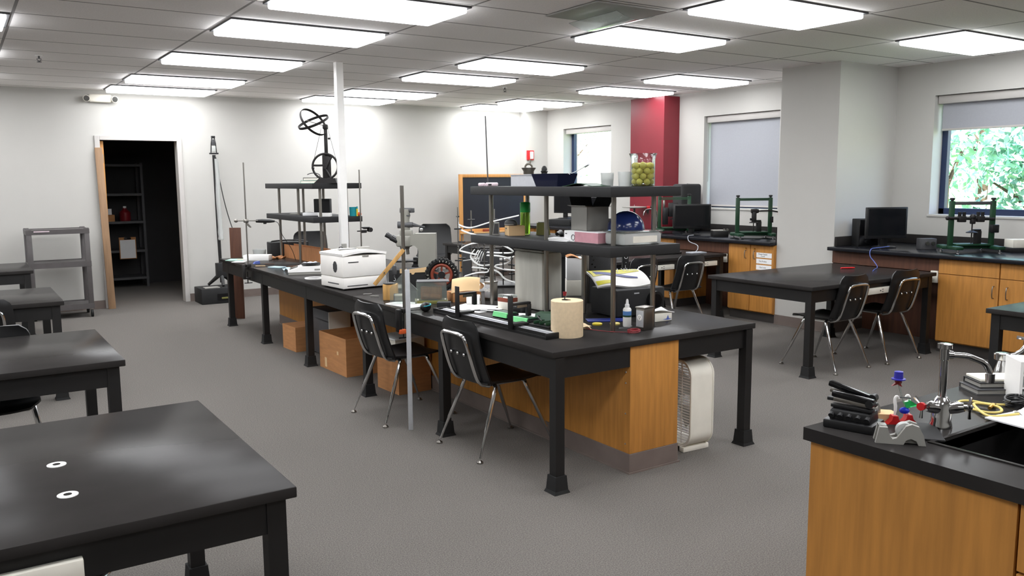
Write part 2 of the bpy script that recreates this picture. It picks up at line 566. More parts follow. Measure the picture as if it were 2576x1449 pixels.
MB().box((0, 0.004, 0.315), (0.1, 0.014, 0.03), bev=0.004).cyl((-0.04, 0, 0.33), (0.04, 0, 0.33), 0.008).build('clip', 'black_gloss', cb)
pl = single('plank', MB().box((0, 0, 1.02), (0.085, 0.022, 2.04), bev=0.003), 'oak_dull', 'long brown plank leaning on the left jamb of the doorway', 'plank', (1.585, 11.655, 0.0), 0)
pl.rotation_euler = (-0.038, -0.012, 0)
# ---------------------------------------------------------------- ceiling lights
LW, LD = 1.215, 0.595
proto = None
def ceiling_light(x, y, label):
    global proto
    if proto is None:
        t = thing('ceiling_light', label, 'ceiling light', (x, y, H), 0, 'recessed fluorescent panels in the ceiling grid')
        f = MB()
        w = 0.022
        f.b2((0, 0, -0.012), (LW, w, 0)); f.b2((0, LD - w, -0.012), (LW, LD, 0)); f.b2((0, w, -0.012), (w, LD - w, 0)); f.b2((LW - w, w, -0.012), (LW, LD - w, 0))
        f.build('frame', 'dark_grey', t, False)
        MB().b2((w, w, -0.045), (LW - w, LD - w, -0.002), bev=0.012).build('diffuser', 'lamp_glow', t, False, label='glowing white diffuser')  # dropped below the ceiling so its glowing sides brighten the tiles
        proto = t
    else:
        copy_tree(proto, (x, y, H), 0, label)
rows = [('left', [(1.76, 4.95), (1.72, 6.14), (1.70, 7.96), (1.67, 9.77), (1.64, 10.95)]),
        ('middle', [(4.235, 3.67), (4.27, 4.965), (4.27, 6.86), (4.25, 8.08), (4.25, 9.98), (4.14, 11.0)]),
        ('right', [(6.75, 3.69), (6.77, 6.88), (6.85, 8.21), (6.80, 10.09), (6.74, 11.02)])]
order = ['nearest', 'second nearest', 'third nearest', 'fourth nearest', 'fifth nearest', 'farthest']
for nm, ps in rows:
    for i, (x, y) in enumerate(ps):
        o = 'farthest' if i == len(ps) - 1 else order[i]
        ceiling_light(x, y, 'recessed ceiling light panel, %s one seen in the %s row' % (o, nm))
ceiling_light(-0.80, 6.75, 'recessed ceiling light panel cut off at the left edge of the view')
for j, (x, y) in enumerate([(1.72, 3.1), (1.72, 1.3), (4.25, 1.9), (4.25, 0.7), (-0.8, 4.95), (-0.8, 3.1), (-0.8, 1.3), (-0.8, 8.6), (-0.8, 10.4), (-3.3, 3.7), (-3.3, 6.7), (-3.3, 9.8), (1.72, -0.5), (4.25, -1.1), (-0.8, -1.2)]):  # unseen panels added to light the room
    ceiling_light(x, y, 'recessed ceiling light panel %s, added beyond the view to light the room' % ['over the aisle behind the camera', 'right above the camera', 'over the near end of the island', 'behind the near end of the island', 'above the second left table row', 'above the nearest left table row', 'left of the camera', 'above the third left table row', 'above the farthest left table row', 'near the left wall, front', 'near the left wall, middle', 'near the left wall, far end', 'just behind the camera', 'behind the sink bench', 'behind and left of the camera'][j])
# sprinklers, vent, emergency light, fire alarm
def sprinkler(x, y, lb):
    t = thing('sprinkler_head', lb, 'sprinkler', (x, y, H))
    MB().lathe([(0.03, -0.006), (0.03, -0.001)]).build('escutcheon', 'white_plastic', t)
    MB().cyl((0, 0, -0.006), (0, 0, -0.03), 0.008).tube([(-0.014, 0, -0.025), (-0.016, 0, -0.04), (0, 0, -0.055)], 0.003, 6).tube([(0.014, 0, -0.025), (0.016, 0, -0.04), (0, 0, -0.055)], 0.003, 6).build('nozzle', 'dark_grey', t)
    MB().lathe([(0.02, -0.06), (0.02, -0.056)]).build('deflector', 'dark_grey', t)
sprinkler(0.74, 8.82, 'small ceiling sprinkler head left of the lights')
sprinkler(5.83, 8.93, 'small ceiling sprinkler head between the middle and right light rows')
av = thing('air_vent', 'square ceiling air vent with a glossy clear deflector sheet', 'air vent', (3.62, 4.62, H))
MB().b2((-0.06, -0.27, -0.014), (0.56, 0.30, -0.004)).build('vent_plate', 'grey_paint', av, False)
MB().grid(lambda u, v: (0.12 + 0.34 * u, -0.25 + 0.52 * v, -0.045 - 0.04 * math.sin(u * PI)), 12, 4, 0.002).build('deflector_sheet', 'clear_tint', av, label='bent clear plastic deflector')
em = thing('emergency_light', 'white emergency light with two lamp heads high on the wall', 'emergency light', (1.62, YB - 0.002, 2.645))
MB().box((0, -0.035, 0), (0.26, 0.07, 0.10), bev=0.02, seg=3).build('housing', 'offwhite', em)
for s in (-1, 1):
    hd = MB().cyl((s * 0.15, -0.03, 0), (s * 0.16, -0.10, -0.01), 0.032, 0.04).build('lamp_head', 'offwhite', em)
    MB().cyl((s * 0.16, -0.10, -0.01), (s * 0.161, -0.104, -0.0105), 0.034).build('lens', 'chrome', hd)
fa = thing('fire_alarm', 'red fire alarm strobe on the wall by the room corner', 'fire alarm', (8.05, YB - 0.172, 2.0))
MB().box((0, -0.02, 0), (0.125, 0.04, 0.16), bev=0.005).build('housing', 'red', fa)
MB().box((0.012, -0.043, 0.0), (0.06, 0.02, 0.12), bev=0.006).build('strobe_lens', 'white_plastic', fa)
MB().box((0.012, -0.054, 0.01), (0.015, 0.004, 0.07)).build('flash_tube', 'pale_green', fa)
# ---------------------------------------------------------------- outdoors beyond the windows
struct('ground_outside', MB().b2((8.75, -30, -0.4), (70, 60, -0.3)), 'lawn')
def tree(name, x, y, hgt, r, label, leafm, seed):
    rnd = random.Random(seed)
    t = thing(name, label, 'tree', (x, y, -0.3))
    tr = MB().rings([((0, 0, 0), 0.16), ((0.05, 0, hgt * 0.3), 0.12), ((0, 0.1, hgt * 0.75), 0.05)], 10)
    for k in range(6):
        a = k * 1.05
        tr.tube([(0, 0, hgt * (0.25 + 0.07 * k)), (math.cos(a) * r * 0.4, math.sin(a) * r * 0.4, hgt * (0.4 + 0.07 * k)), (math.cos(a) * r * 0.75, math.sin(a) * r * 0.75, hgt * (0.5 + 0.06 * k))], [0.05, 0.035, 0.015], 6)
    tr.build('trunk', 'bark', t)
    lf = MB()
    vs, fs = [], []
    for k in range(2400):
        while True:
            p = Vector((rnd.uniform(-1, 1), rnd.uniform(-1, 1), rnd.uniform(-1, 1)))
            if 0.25 < p.length < 1 and (math.sin(p.x * 7 + seed) + math.sin(p.y * 8) + math.sin(p.z * 6.5 + seed)) > 0.3:
                break
        c = Vector((p.x * r, p.y * r, hgt * 0.56 + p.z * hgt * 0.44))
        a, b = Vector((rnd.gauss(0, 1), rnd.gauss(0, 1), rnd.gauss(0, 1))).normalized(), Vector((rnd.gauss(0, 1), rnd.gauss(0, 1), rnd.gauss(0, 1)))
        b = a.cross(b).normalized()
        s = rnd.uniform(0.06, 0.13)
        i = len(vs)
        vs += [c - a * s, c + b * s * 0.45, c + a * s, c - b * s * 0.45]
        fs.append((i, i + 1, i + 2, i + 3))
    lf.add(vs, fs)
    lf.build('foliage', leafm, t, False)
tree('broadleaf_tree', 15.2, 8.6, 5.6, 1.4, 'leafy green tree outside the right window, left part', 'leaf', 3)
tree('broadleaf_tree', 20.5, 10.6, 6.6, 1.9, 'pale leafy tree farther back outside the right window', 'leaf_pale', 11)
tree('broadleaf_tree', 13.4, 5.95, 2.9, 0.95, 'leafy tree at the right edge outside the right window', 'leaf', 5)
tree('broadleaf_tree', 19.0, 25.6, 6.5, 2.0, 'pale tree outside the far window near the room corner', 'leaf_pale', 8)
struct('brick_return', MB().b2((XR + 0.28, 11.93, -0.3), (XR + 0.9, 12.6, 3.2)), 'brick')
# ---------------------------------------------------------------- black lab tables
def leg_mb(mb, x, y, top, w=0.055):
    mb.box((x, y, top / 2 + 0.04), (w, w, top - 0.08))
def boot_mb(mb, x, y):
    mb.box((x, y, 0.053), (0.082, 0.082, 0.075), taper=0.86)
    mb.box((x, y, 0.008), (0.098, 0.098, 0.016), taper=0.86)
def table_legs(t, pts, top):
    for x, y in pts:
        a = MB(); leg_mb(a, x, y, top)
        l = a.build('leg', 'black_paint', t, False)
        b = MB(); boot_mb(b, x, y)
        b.build('foot_boot', 'rubber', l, False)
def lab_table(label, loc, lx, ly, rz=0, group=None, topm='epoxy', strips=(), sockets=(), ap=0.10, xl=()):
    """table whose near-left top corner is the origin"""
    t = thing('lab_table', label, 'table', loc, rz, group)
    MB().b2((0, 0, TT - 0.032), (lx, ly, TT), bev=0.004).build('tabletop', topm, t)
    a = MB()
    e = 0.03
    z0, z1 = TT - 0.032 - ap, TT - 0.0325
    a.b2((e, e, z0), (lx - e, e + 0.022, z1)); a.b2((e, ly - e - 0.022, z0), (lx - e, ly - e, z1))
    a.b2((e, e + 0.022, z0), (e + 0.022, ly - e - 0.022, z1)); a.b2((lx - e - 0.022, e + 0.022, z0), (lx - e, ly - e - 0.022, z1))
    a.build('apron', 'black_paint', t, False)
    k = 0.053
    table_legs(t, [(k, k), (lx - k, k), (k, ly - k), (lx - k, ly - k)] + [(x, y) for x in xl for y in (k, ly - k)], TT - 0.034)
    for x0, x1 in strips:
        s = MB().b2((x0, e - 0.03, z0 + 0.01), (x1, e - 0.0005, z0 + 0.062), bev=0.003).build('power_strip', 'offwhite', t, label='cream metal outlet strip')
        n = max(1, int((x1 - x0) / 0.3))
        for q in range(n):
            xo = x1 - 0.17 - q * 0.3
            m = MB()
            m.box((xo + 0.012, e - 0.031, z0 + 0.045), (0.018, 0.003, 0.005)); m.box((xo + 0.012, e - 0.031, z0 + 0.025), (0.018, 0.003, 0.005)); m.cyl((xo - 0.018, e - 0.0295, z0 + 0.035), (xo - 0.018, e - 0.0325, z0 + 0.035), 0.006)
            m.build('outlet', 'dark_grey', s)
    for x, y in sockets:
        MB().lathe([(0.027, -0.004), (0.027, 0.002), (0.012, 0.0025)], (x, y, TT), 24).build('rod_socket', 'white_plastic', t, label='white ring rod socket')
        MB().lathe([(0.011, 0.0018), (0.011, 0.0032)], (x, y, TT), 16).build('socket_hole', 'black_gloss', t)
    return t
LG = 'black tables on the left side of the room'
lab_table('black lab table nearest the camera at the left', (-1.10, 2.235, 0), 1.846, 1.15, 0, LG, strips=[(0.35, 1.30)], sockets=[(1.30, 0.30), (1.30, 0.60)])
lab_table('black lab table in the second row from the camera at the left', (-1.20, 4.384, 0), 1.838, 1.05, 0, LG, strips=[(0.4, 1.30)], sockets=[(1.27, 0.25), (1.29, 0.47)])
lab_table('black lab table in the third row from the camera at the left', (-1.22, 6.889, 0), 1.838, 1.02, 0, LG)
lab_table('black lab table in the farthest left row, in front of the grey cart', (-1.23, 9.552, 0), 1.838, 1.02, 0, LG)
RG = 'black tables standing against the window counter'
lab_table('black lab table in front of the column with two chairs', (5.562, 4.13, 0), 1.76, 1.10, 0, RG, 'epoxy', strips=[(0.72, 1.10)])
lab_table('black lab table behind the column table, ending at the dark kneehole', (5.55, 6.60, 0), 1.77, 1.06, 0, RG, 'epoxy', strips=[(0.35, 0.95), (1.02, 1.62)])
lab_table('black lab table farthest back by the chalkboard', (5.60, 9.05, 0), 1.72, 1.14, 0, RG, 'epoxy')
lab_table('greenish black lab table at the right edge behind the sink bench', (5.567, 1.70, 0), 1.75, 1.10, 0, RG, 'epoxy')
# power box on the end of the table in front of the column
# ---------------------------------------------------------------- island
isl = thing('island_table', 'long black island table on square legs down the middle of the room', 'table', (2.427, 3.302, 0), -0.0040)
LX, LY = 1.493, 6.377
for y0, y1 in ((0, 2.548), (2.550, 5.10), (5.102, LY)):
    MB().b2((0, y0, TT - 0.032), (LX, y1, TT), bev=0.003).build('tabletop', 'epoxy', isl)
a = MB()
z0, z1 = TT - 0.145, TT - 0.0325
for lo, hi in (((0.022, 0.022, z0), (LX - 0.022, 0.044, z1)), ((0.022, LY - 0.044, z0), (LX - 0.022, LY - 0.022, z1)), ((0.022, 0.044, z0), (0.044, LY - 0.044, z1)), ((LX - 0.044, 0.044, z0), (LX - 0.022, LY - 0.044, z1))):
    a.b2(lo, hi)
a.build('apron', 'black_paint', isl, False)
table_legs(isl, [(x, y) for x in (0.048, LX - 0.048) for y in (0.03, 1.215, 2.41, 3.65, 4.90, 6.15)], TT - 0.034)
ped = thing('pedestal_cabinet', 'narrow oak pedestal running under the middle of the island', 'cabinet', (2.955, 3.318, 0), -0.003)
MB().b2((0, 0, 0.11), (0.355, 5.93, TT - 0.034), bev=0.002).build('body', 'oak', ped)
kb = MB()
kb.b2((-0.004, -0.004, 0.008), (0.359, 5.934, 0.1095), bev=0.002); kb.b2((-0.012, -0.012, 0), (0.367, 5.942, 0.0085))
kb.build('base_strip', 'vinyl_base', ped, False)
sc = MB()
for z in (0.16, 0.33, 0.50, 0.56, 0.64):
    sc.sphere((-0.001, 0.035, z), 0.005, 8)
sc.build('screw_heads', 'steel', ped)
def shelf_unit(label, px, ys, bx0, bx1, by0, by1, zs, lower):
    t = thing('tiered_shelf', label, 'shelf', (0, 0, 0))
    for x in px:
        for y in ys:
            MB().cyl((x, y, TT), (x, y, zs[1] + 0.01), 0.0145, n=18).build('post', 'steel', t)
    for z, nm in zip(zs, ('lower_board', 'upper_board')):
        b = MB()
        if lower:                                    # square cut-out for the power pole
            hx0, hx1, hy0, hy1 = lower
            b.b2((bx0, hy1, z), (bx1, by1, z + 0.055), bev=0.002).b2((bx0, by0, z), (bx1, hy0, z + 0.055), bev=0.002).b2((bx0, hy0, z), (hx0, hy1, z + 0.055)).b2((hx1, hy0, z), (bx1, hy1, z + 0.055))
        else:
            b.b2((bx0, by0, z), (bx1, by1, z + 0.055), bev=0.003)
        b.build(nm, 'black_matte', t)
    return t
SZ0, SZ1 = 1.172, 1.498
shelf_unit('two-tier black shelf on steel posts at the near end of the island', (3.04, 3.34), (3.565, 4.20, 4.84), 2.93, 3.45, 3.46, 4.93, (SZ0, SZ1), None)
FZ0, FZ1 = 1.186, 1.522
shelf_unit('two-tier black shelf on steel posts at the far end of the island', (3.06, 3.34), (8.09, 8.73, 9.36), 2.95, 3.47, 8.0, 9.5, (FZ0, FZ1), None)
pp = thing('power_pole', 'white square power pole from the island up to the ceiling', 'pole', (3.215, 7.885, 0))
MB().b2((-0.036, -0.036, TT), (0.036, 0.036, H - 0.001), bev=0.003).build('pole', 'white_plastic', pp)
ob = MB().box((-0.02, -0.045, 0.92), (0.05, 0.02, 0.12), bev=0.003).build('outlet_plate', 'grey_paint', pp)
MB().tube([(-0.03, -0.06, 0.93), (-0.07, -0.08, 0.96), (-0.09, -0.06, 0.93), (-0.08, -0.05, 0.84)], 0.005, 6, smooth=2).build('plug_cord', 'dark_grey', ob)
# ---------------------------------------------------------------- chairs
def shell_back(u, v):
    x = (u - 0.5)
    w = 0.42 - 0.05 * v * v
    z = 0.435 + 0.365 * v
    y = -0.185 - 0.085 * v - 0.02 * math.sin(v * PI) + 0.16 * (1 - math.cos(0)) * 0 + 0.09 * (x * x) * 1.2
    if v > 0.85:
        k = (v - 0.85) / 0.15
        w *= math.sqrt(max(0.0, 1 - 0.42 * k * k))
    return (x * w, y, z)
def shell_seat(u, v):
    x = (u - 0.5)
    y = -0.195 + 0.43 * v
    w = 0.42 - 0.03 * v
    if v > 0.8:
        w *= math.sqrt(max(0.0, 1 - 0.45 * ((v - 0.8) / 0.2) ** 2))
    z = 0.448 - 0.016 * math.sin(v * PI) + 0.05 * x * x - (0.03 * max(0, (v - 0.82) / 0.18) ** 2) - 0.012 * max(0, 1 - v / 0.1)
    return (x * w, y, z)
chair0 = None
def chair(x, y, rz, label, group='black school chairs with chrome legs', z=0):
    global chair0
    if chair0:
        return copy_tree(chair0, (x, y, z), rz, label, group)
    t = thing('school_chair', label, 'chair', (x, y, z), rz, group)
    MB().grid(shell_seat, 12, 12, 0.012).build('seat', 'black_plastic', t)
    bk = MB().grid(shell_back, 12, 14, -0.012).build('backrest', 'black_plastic', t)
    f = MB()
    f.tube([(-0.13, -0.13, 0.41), (-0.135, -0.205, 0.43), (-0.14, -0.245, 0.53), (-0.135, -0.292, 0.70), (-0.10, -0.297, 0.725), (0.10, -0.297, 0.725), (0.135, -0.292, 0.70), (0.14, -0.245, 0.53), (0.135, -0.205, 0.43), (0.13, -0.13, 0.41)], 0.011, 10, smooth=2)
    f.build('back_frame', 'chrome', t)
    for xx in (-0.07, 0.0, 0.07):
        MB().sphere((xx, -0.262, 0.60), 0.010, 10).build('rivet', 'chrome', bk)
    MB().tube([(-0.16, 0.10, 0.418), (0.16, 0.10, 0.418)], 0.011, 8).tube([(-0.15, -0.11, 0.418), (0.15, -0.11, 0.418)], 0.011, 8).tube([(-0.13, 0.11, 0.418), (-0.13, -0.13, 0.418)], 0.011, 8).tube([(0.13, 0.11, 0.418), (0.13, -0.13, 0.418)], 0.011, 8).build('seat_frame', 'chrome', t)
    for sx in (-1, 1):
        for yt, yb in ((0.10, 0.265), (-0.11, -0.265)):
            m = MB()
            k = lambda q: (sx * (0.165 + 0.065 * q), yt + (yb - yt) * q, 0.405 * (1 - q) + 0.014 * q)
            m.tube([(sx * 0.14, yt, 0.418), (sx * 0.158, yt, 0.416), k(0.0), k(0.08), k(0.62), k(0.64), k(0.97)], [0.012, 0.012, 0.0125, 0.0125, 0.0125, 0.0095, 0.006], 10)
            l = m.build('leg', 'chrome', t)
            e = k(1)
            MB().lathe([(0.019, -0.013), (0.019, -0.006), (0.008, 0.004)], e, 14).build('glide', 'steel', l)
    chair0 = t
    return t
chair(2.635, 4.165, -PI / 2 + 0.02, 'black school chair at the near end of the island, nearest the camera')
chair(2.485, 5.125, -PI / 2 + 0.06, 'black school chair just behind the upright aluminium stick')
chair(6.095, 4.375, 0.02, 'black school chair nearer the table corner in front of the column')
chair(6.80, 4.35, -0.03, 'black school chair beside the outlet strip of the table in front of the column')
chair(6.40, 6.50, 0.0, 'black school chair at the far window table, seen above the island end')
chair(5.80, 6.58, 0.05, 'black school chair seen over the yellow envelope between the shelf posts')
chair(0.11, 5.20, PI, 'black school chair tucked behind the second left table')
chair(0.09, 6.99, 0.0, 'black school chair in front of the third left table')
chair(3.99, 10.98, PI - 0.35, 'tall dark chair seen behind the far shelf').scale = (1.14, 1.14, 1.14)
chair(5.74, 10.72, PI / 2 + 1.0, 'tall dark chair to the right of the microscope').scale = (1.2, 1.2, 1.2)
st = thing('stool', 'black padded stool under the nearest left table', 'stool', (0.12, 2.72, 0))
MB().lathe([(0.16, 0.455), (0.205, 0.458), (0.215, 0.475), (0.205, 0.50), (0.15, 0.507)], n=32).build('seat', 'black_plastic', st)
MB().ring((0, 0, 0.462), 0.214, 0.005, 40, 8).build('seat_trim', 'chrome', st)
for k in range(4):
    q = PI / 4 + k * PI / 2
    MB().tube([(0.12 * math.cos(q), 0.12 * math.sin(q), 0.455), (0.2 * math.cos(q), 0.2 * math.sin(q), 0)], 0.011, 8).build('leg', 'chrome', st)
MB().ring((0, 0, 0.18), 0.168, 0.008, 32, 8).build('foot_ring', 'chrome', st)
# ---------------------------------------------------------------- AV cart, floor boxes, fan
ct = thing('utility_cart', 'tall grey metal utility cart on casters against the back wall', 'cart', (0.99, 11.33, 0))
for x in (-0.30, 0.30):
    for y in (-0.19, 0.19):
        MB().box((x, y, 0.585), (0.055, 0.055, 0.97), bev=0.004).build('post', 'cart_grey', ct)
        c = MB().box((x, y, 0.094), (0.03, 0.045, 0.03)).build('caster', 'steel', ct)
        MB().cyl((x - 0.013, y - 0.015, 0.045), (x + 0.013, y - 0.015, 0.045), 0.045, n=20).build('wheel', 'rubber', c)
for z, h in ((1.045, 0.05), (0.66, 0.06), (0.15, 0.06)):
    sh = MB().b2((-0.327, -0.217, z), (0.327, 0.217, z + 0.006))
    sh.b2((-0.327, -0.22, z - h + 0.01), (0.327, -0.215, z + 0.015)); sh.b2((-0.327, 0.215, z - h + 0.01), (0.327, 0.22, z + 0.015)); sh.b2((-0.33, -0.217, z - h + 0.01), (-0.325, 0.217, z + 0.015)); sh.b2((0.325, -0.217, z - h + 0.01), (0.33, 0.217, z + 0.015))
    sh.build('tray_shelf', 'cart_grey', ct, False)
MB().box((-0.17, -0.224, 1.042), (0.16, 0.003, 0.012)).build('worn_strip', 'pale_pink', ct)
fn = thing('box_fan', 'white box fan standing on the floor beside the oak pedestal', 'fan', (3.46, 3.36, 0), -0.05)
def rrect(w, h, r, n=8):
    p = []
    for cx, cy, a0 in ((w - r, h - r, 0), (r, h - r, PI / 2), (r, r, PI), (w - r, r, 1.5 * PI)):
        for k in range(n + 1):
            q = a0 + k * PI / 2 / n
            p.append((cx + r * math.cos(q), cy + r * math.sin(q)))
    return p
FW, FH, FD = 0.53, 0.515, 0.17
loop = rrect(FW, FH, 0.09)
hs = MB()
n_ = len(loop)
inn = [(0.012 + u * (FW - 0.024) / FW, 0.012 + v * (FH - 0.024) / FH) for u, v in loop]
vs = [(0, u, 0.03 + v) for u, v in loop] + [(FD, u, 0.03 + v) for u, v in loop] + [(0, u, 0.03 + v) for u, v in inn] + [(FD, u, 0.03 + v) for u, v in inn]
fs = []
for i in range(n_):
    j = (i + 1) % n_
    fs += [(i, j, n_ + j, n_ + i), (2 * n_ + j, 2 * n_ + i, 3 * n_ + i, 3 * n_ + j), (j, i, 2 * n_ + i, 2 * n_ + j), (n_ + i, n_ + j, 3 * n_ + j, 3 * n_ + i)]
hs.add(vs, fs)
for xx in (0.0, FD):
    hs.tube([(xx, u, 0.03 + v) for u, v in loop], 0.006, 6, closed=True)
hs.build('housing', 'offwhite', fn)
for xx, nm in ((0.008, 'front_grille'), (FD - 0.008, 'rear_grille')):
    g = MB()
    for k in range(30):
        z = 0.055 + k * 0.0162
        dz = min(z - 0.03, FH + 0.03 - z)
        ins = 0.012 if dz > 0.09 else 0.09 - math.sqrt(max(0, 0.09 ** 2 - (0.09 - dz) ** 2)) + 0.012
        g.box((xx, FW / 2, z), (0.004, FW - 2 * ins, 0.0035))
    for y in (0.09, 0.20, FW / 2, 0.33, 0.44):
        g.box((xx + 0.003, y, 0.03 + FH / 2), (0.004, 0.005, FH - 0.03))
    g.ring((xx - 0.001, 0.265, 0.03 + FH / 2), 0.03, 0.004, 20, 6, (0, 1, 0), (0, 0, 1))
    g.build(nm, 'white_plastic', fn, False)
bl = MB()
for k in range(5):
    q = k * 2 * PI / 5
    bl.grid(lambda u, v: (FD / 2 + (v - 0.5) * 0.06, FW / 2 + (0.04 + 0.17 * u) * math.cos(q + (v - 0.5) * 0.9), 0.03 + FH / 2 + (0.04 + 0.17 * u) * math.sin(q + (v - 0.5) * 0.9)), 5, 5, 0.002)
bl.cyl((FD / 2 - 0.03, FW / 2, 0.03 + FH / 2), (FD / 2 + 0.03, FW / 2, 0.03 + FH / 2), 0.045)
bl.build('fan_blades', 'frosted', fn)
MB().cyl((FD / 2, 0.23, FH + 0.03), (FD / 2, 0.23, FH + 0.055), 0.032, 0.028).build('speed_knob', 'grey_paint', fn)
for y in (0.06, FW - 0.06):
    MB().b2((-0.015, y - 0.02, 0), (FD + 0.015, y + 0.02, 0.032), bev=0.006).build('foot', 'offwhite', fn)
# boxes under the island
def carton(name, label, loc, rz, d, open_=True, m='cardboard', tape=False):
    t = thing(name, label, 'box', loc, rz)
    w, l, h = d
    b = MB()
    k = 0.006
    b.b2((-w / 2, -l / 2, 0), (w / 2, l / 2, k))
    for lo, hi in (((-w / 2, -l / 2, k), (w / 2, -l / 2 + k, h)), ((-w / 2, l / 2 - k, k), (w / 2, l / 2, h)), ((-w / 2, -l / 2 + k, k), (-w / 2 + k, l / 2 - k, h)), ((w / 2 - k, -l / 2 + k, k), (w / 2, l / 2 - k, h))):
        b.b2(lo, hi)
    if not open_:
        b.b2((-w / 2 + k, -l / 2 + k, h - k), (w / 2 - k, l / 2 - k, h))
    b.build('body', m, t, False)
    if tape:
        MB().b2((-0.012, -l / 2 - 0.001, h * 0.05), (0.012, -l / 2 - 0.0003, h - 0.002)).build('tape', 'kraft_light', t)
    return t
c1 = carton('cardboard_box', 'open brown cardboard box beside the island leg, largest under the island', (2.74, 6.62, 0), 0.04, (0.36, 0.54, 0.315))
MB().b2((-0.181, -0.12, 0.16), (-0.180, -0.09, 0.19)).b2((-0.1825, 0.12, 0.02), (-0.1805, 0.16, 0.10)).build('label_patch', 'kraft_light', c1)
carton('cardboard_box', 'plain brown box on the floor behind the large open box', (2.70, 7.75, 0), 0.05, (0.26, 0.32, 0.235), False)
c3 = carton('cardboard_box', 'brown cardboard box on the floor under the second chair seat', (2.80, 5.75, 0), 0.05, (0.28, 0.34, 0.30), False)
w1 = thing('white_carton', 'white carton lying on the brown box under the second chair', 'box', (2.79, 5.77, 0.301), 0.1)
MB().box((0, 0, 0.055), (0.26, 0.26, 0.11), bev=0.003).build('body', 'offwhite', w1)
MB().box((0.0, 0.0, 0.112), (0.275, 0.275, 0.012), bev=0.003).build('lid', 'paper', w1)
tw = thing('computer_tower', 'grey and white computer tower under the island behind the open box', 'computer', (2.82, 7.32, 0), 0.02)
MB().b2((-0.10, -0.22, 0.33), (0.10, 0.22, 0.345)).b2((-0.10, -0.22, 0.012), (0.10, 0.215, 0.43), bev=0.006).build('case', 'dark_grey', tw)
MB().b2((-0.105, -0.232, 0.01), (0.105, -0.2205, 0.432), bev=0.006).build('front_panel', 'offwhite', tw)
for y in (-0.18, 0.18):
    MB().box((0, y, 0.006), (0.18, 0.03, 0.012)).build('foot', 'rubber', tw)
# plank and tall lamp pole by the back wall
pk = single('plank', MB().box((0, 0, 0.535), (0.13, 0.024, 1.07), bev=0.002), 'plank_dark', 'dark brown plank standing upright at the far end of the island', 'plank', (2.70, 9.90, 0), FC)
bx = thing('equipment_case', 'low black equipment case on the floor under the tall pole', 'case', (2.86, 11.50, 0), 0.0)
MB().b2((-0.25, -0.20, 0), (0.25, 0.20, 0.205), bev=0.008).build('body', 'black_matte', bx)
MB().b2((-0.05, -0.212, 0.05), (0.20, -0.199, 0.13)).build('opening', 'black_gloss', bx)
MB().b2((0.0, -0.214, 0.06), (0.13, -0.20, 0.085), bev=0.004).build('latch_plate', 'olive', bx)
MB().b2((-0.19, -0.16, 0.206), (0.0, -0.02, 0.214)).build('sheet', 'grey_paint', bx)
tp = thing('lamp_pole', 'tall black tripod pole wrapped in clear plastic by the back wall', 'pole', (2.93, 11.52, 0.205))
MB().tube([(0, 0, 0.05), (0.0, 0.04, 0.80), (-0.0, 0.06, 1.75)], 0.022, 12).build('shaft', 'black_paint', tp)
MB().tube([(0.02, 0.0, 0.62), (0.022, 0.02, 0.9), (0.015, 0.035, 1.2), (0.028, 0.04, 1.45), (0.02, 0.055, 1.70)], [0.030, 0.036, 0.030, 0.035, 0.030], 10, smooth=2).build('plastic_wrap', 'frosted', tp)
MB().box((0, -0.01, 0.22), (0.13, 0.11, 0.19), bev=0.006).build('motor_box', 'black_matte', tp)
for q in (0.4, 2.5, 4.6):
    MB().tube([(0.03 * math.cos(q), 0.03 * math.sin(q), 0.15), (0.19 * math.cos(q), 0.16 * math.sin(q), 0.02)], [0.03, 0.018], 8).build('tripod_leg', 'black_paint', tp)
hd = MB()
for sx in (-1, 1):
    hd.tube([(sx * 0.036, 0.06, 1.78), (sx * 0.028, 0.06, 1.90), (sx * 0.014, 0.06, 1.985)], 0.007, 6)
hd.box((0, 0.06, 1.77), (0.11, 0.06, 0.02), bev=0.004); hd.box((0, 0.06, 1.985), (0.045, 0.05, 0.03), bev=0.004)
hd.build('head_cage', 'black_paint', tp)
MB().box((0, 0.06, 1.83), (0.05, 0.03, 0.07), bev=0.004).build('head_label', 'frosted', tp)
MB().box((0, 0.06, 1.915), (0.044, 0.03, 0.08), bev=0.004).build('bulb_housing', 'dark_grey', tp)
MB().tube([(0.02, 0.05, 1.72), (0.06, 0.04, 1.35), (0.12, 0.03, 1.0), (0.22, 0.0, 0.62), (0.26, -0.03, 0.42), (0.1, -0.06, 0.2)], 0.006, 6, smooth=2).build('power_cord', 'black_paint', tp)
# ---------------------------------------------------------------- counters along the window wall
XF = 7.33
def countertop(label, y0, y1, group='black counter tops along the window wall'):
    t = thing('countertop', label, 'countertop', (XF, y0, 0), 0, group)
    L = y1 - y0
    MB().b2((0, 0, CT - 0.036), (XR - XF - 0.001, L, CT), bev=0.004).build('slab', 'epoxy_blue', t)
    single('backsplash', MB().b2((XR - 0.025, y0, CT + 0.0005), (XR - 0.001, y1, CT + 0.095), bev=0.003), 'epoxy', label.replace('counter top', 'splash board on the wall') , 'backsplash')
    return t
ctf = countertop('black counter top along the windows beyond the column', 6.003, 11.10)
ctn = countertop('black counter top along the window right of the column', -1.2, 5.287)
single('backsplash', MB().b2((7.45, 5.262, CT + 0.0005), (XR - 0.026, 5.287, CT + 0.095), bev=0.003), 'epoxy', 'short black splash board on the near side of the column', 'backsplash')
single('backsplash', MB().b2((7.45, 6.003, CT + 0.0005), (XR - 0.026, 6.027, CT + 0.095), bev=0.003), 'epoxy', 'short black splash board on the far side of the column', 'backsplash')
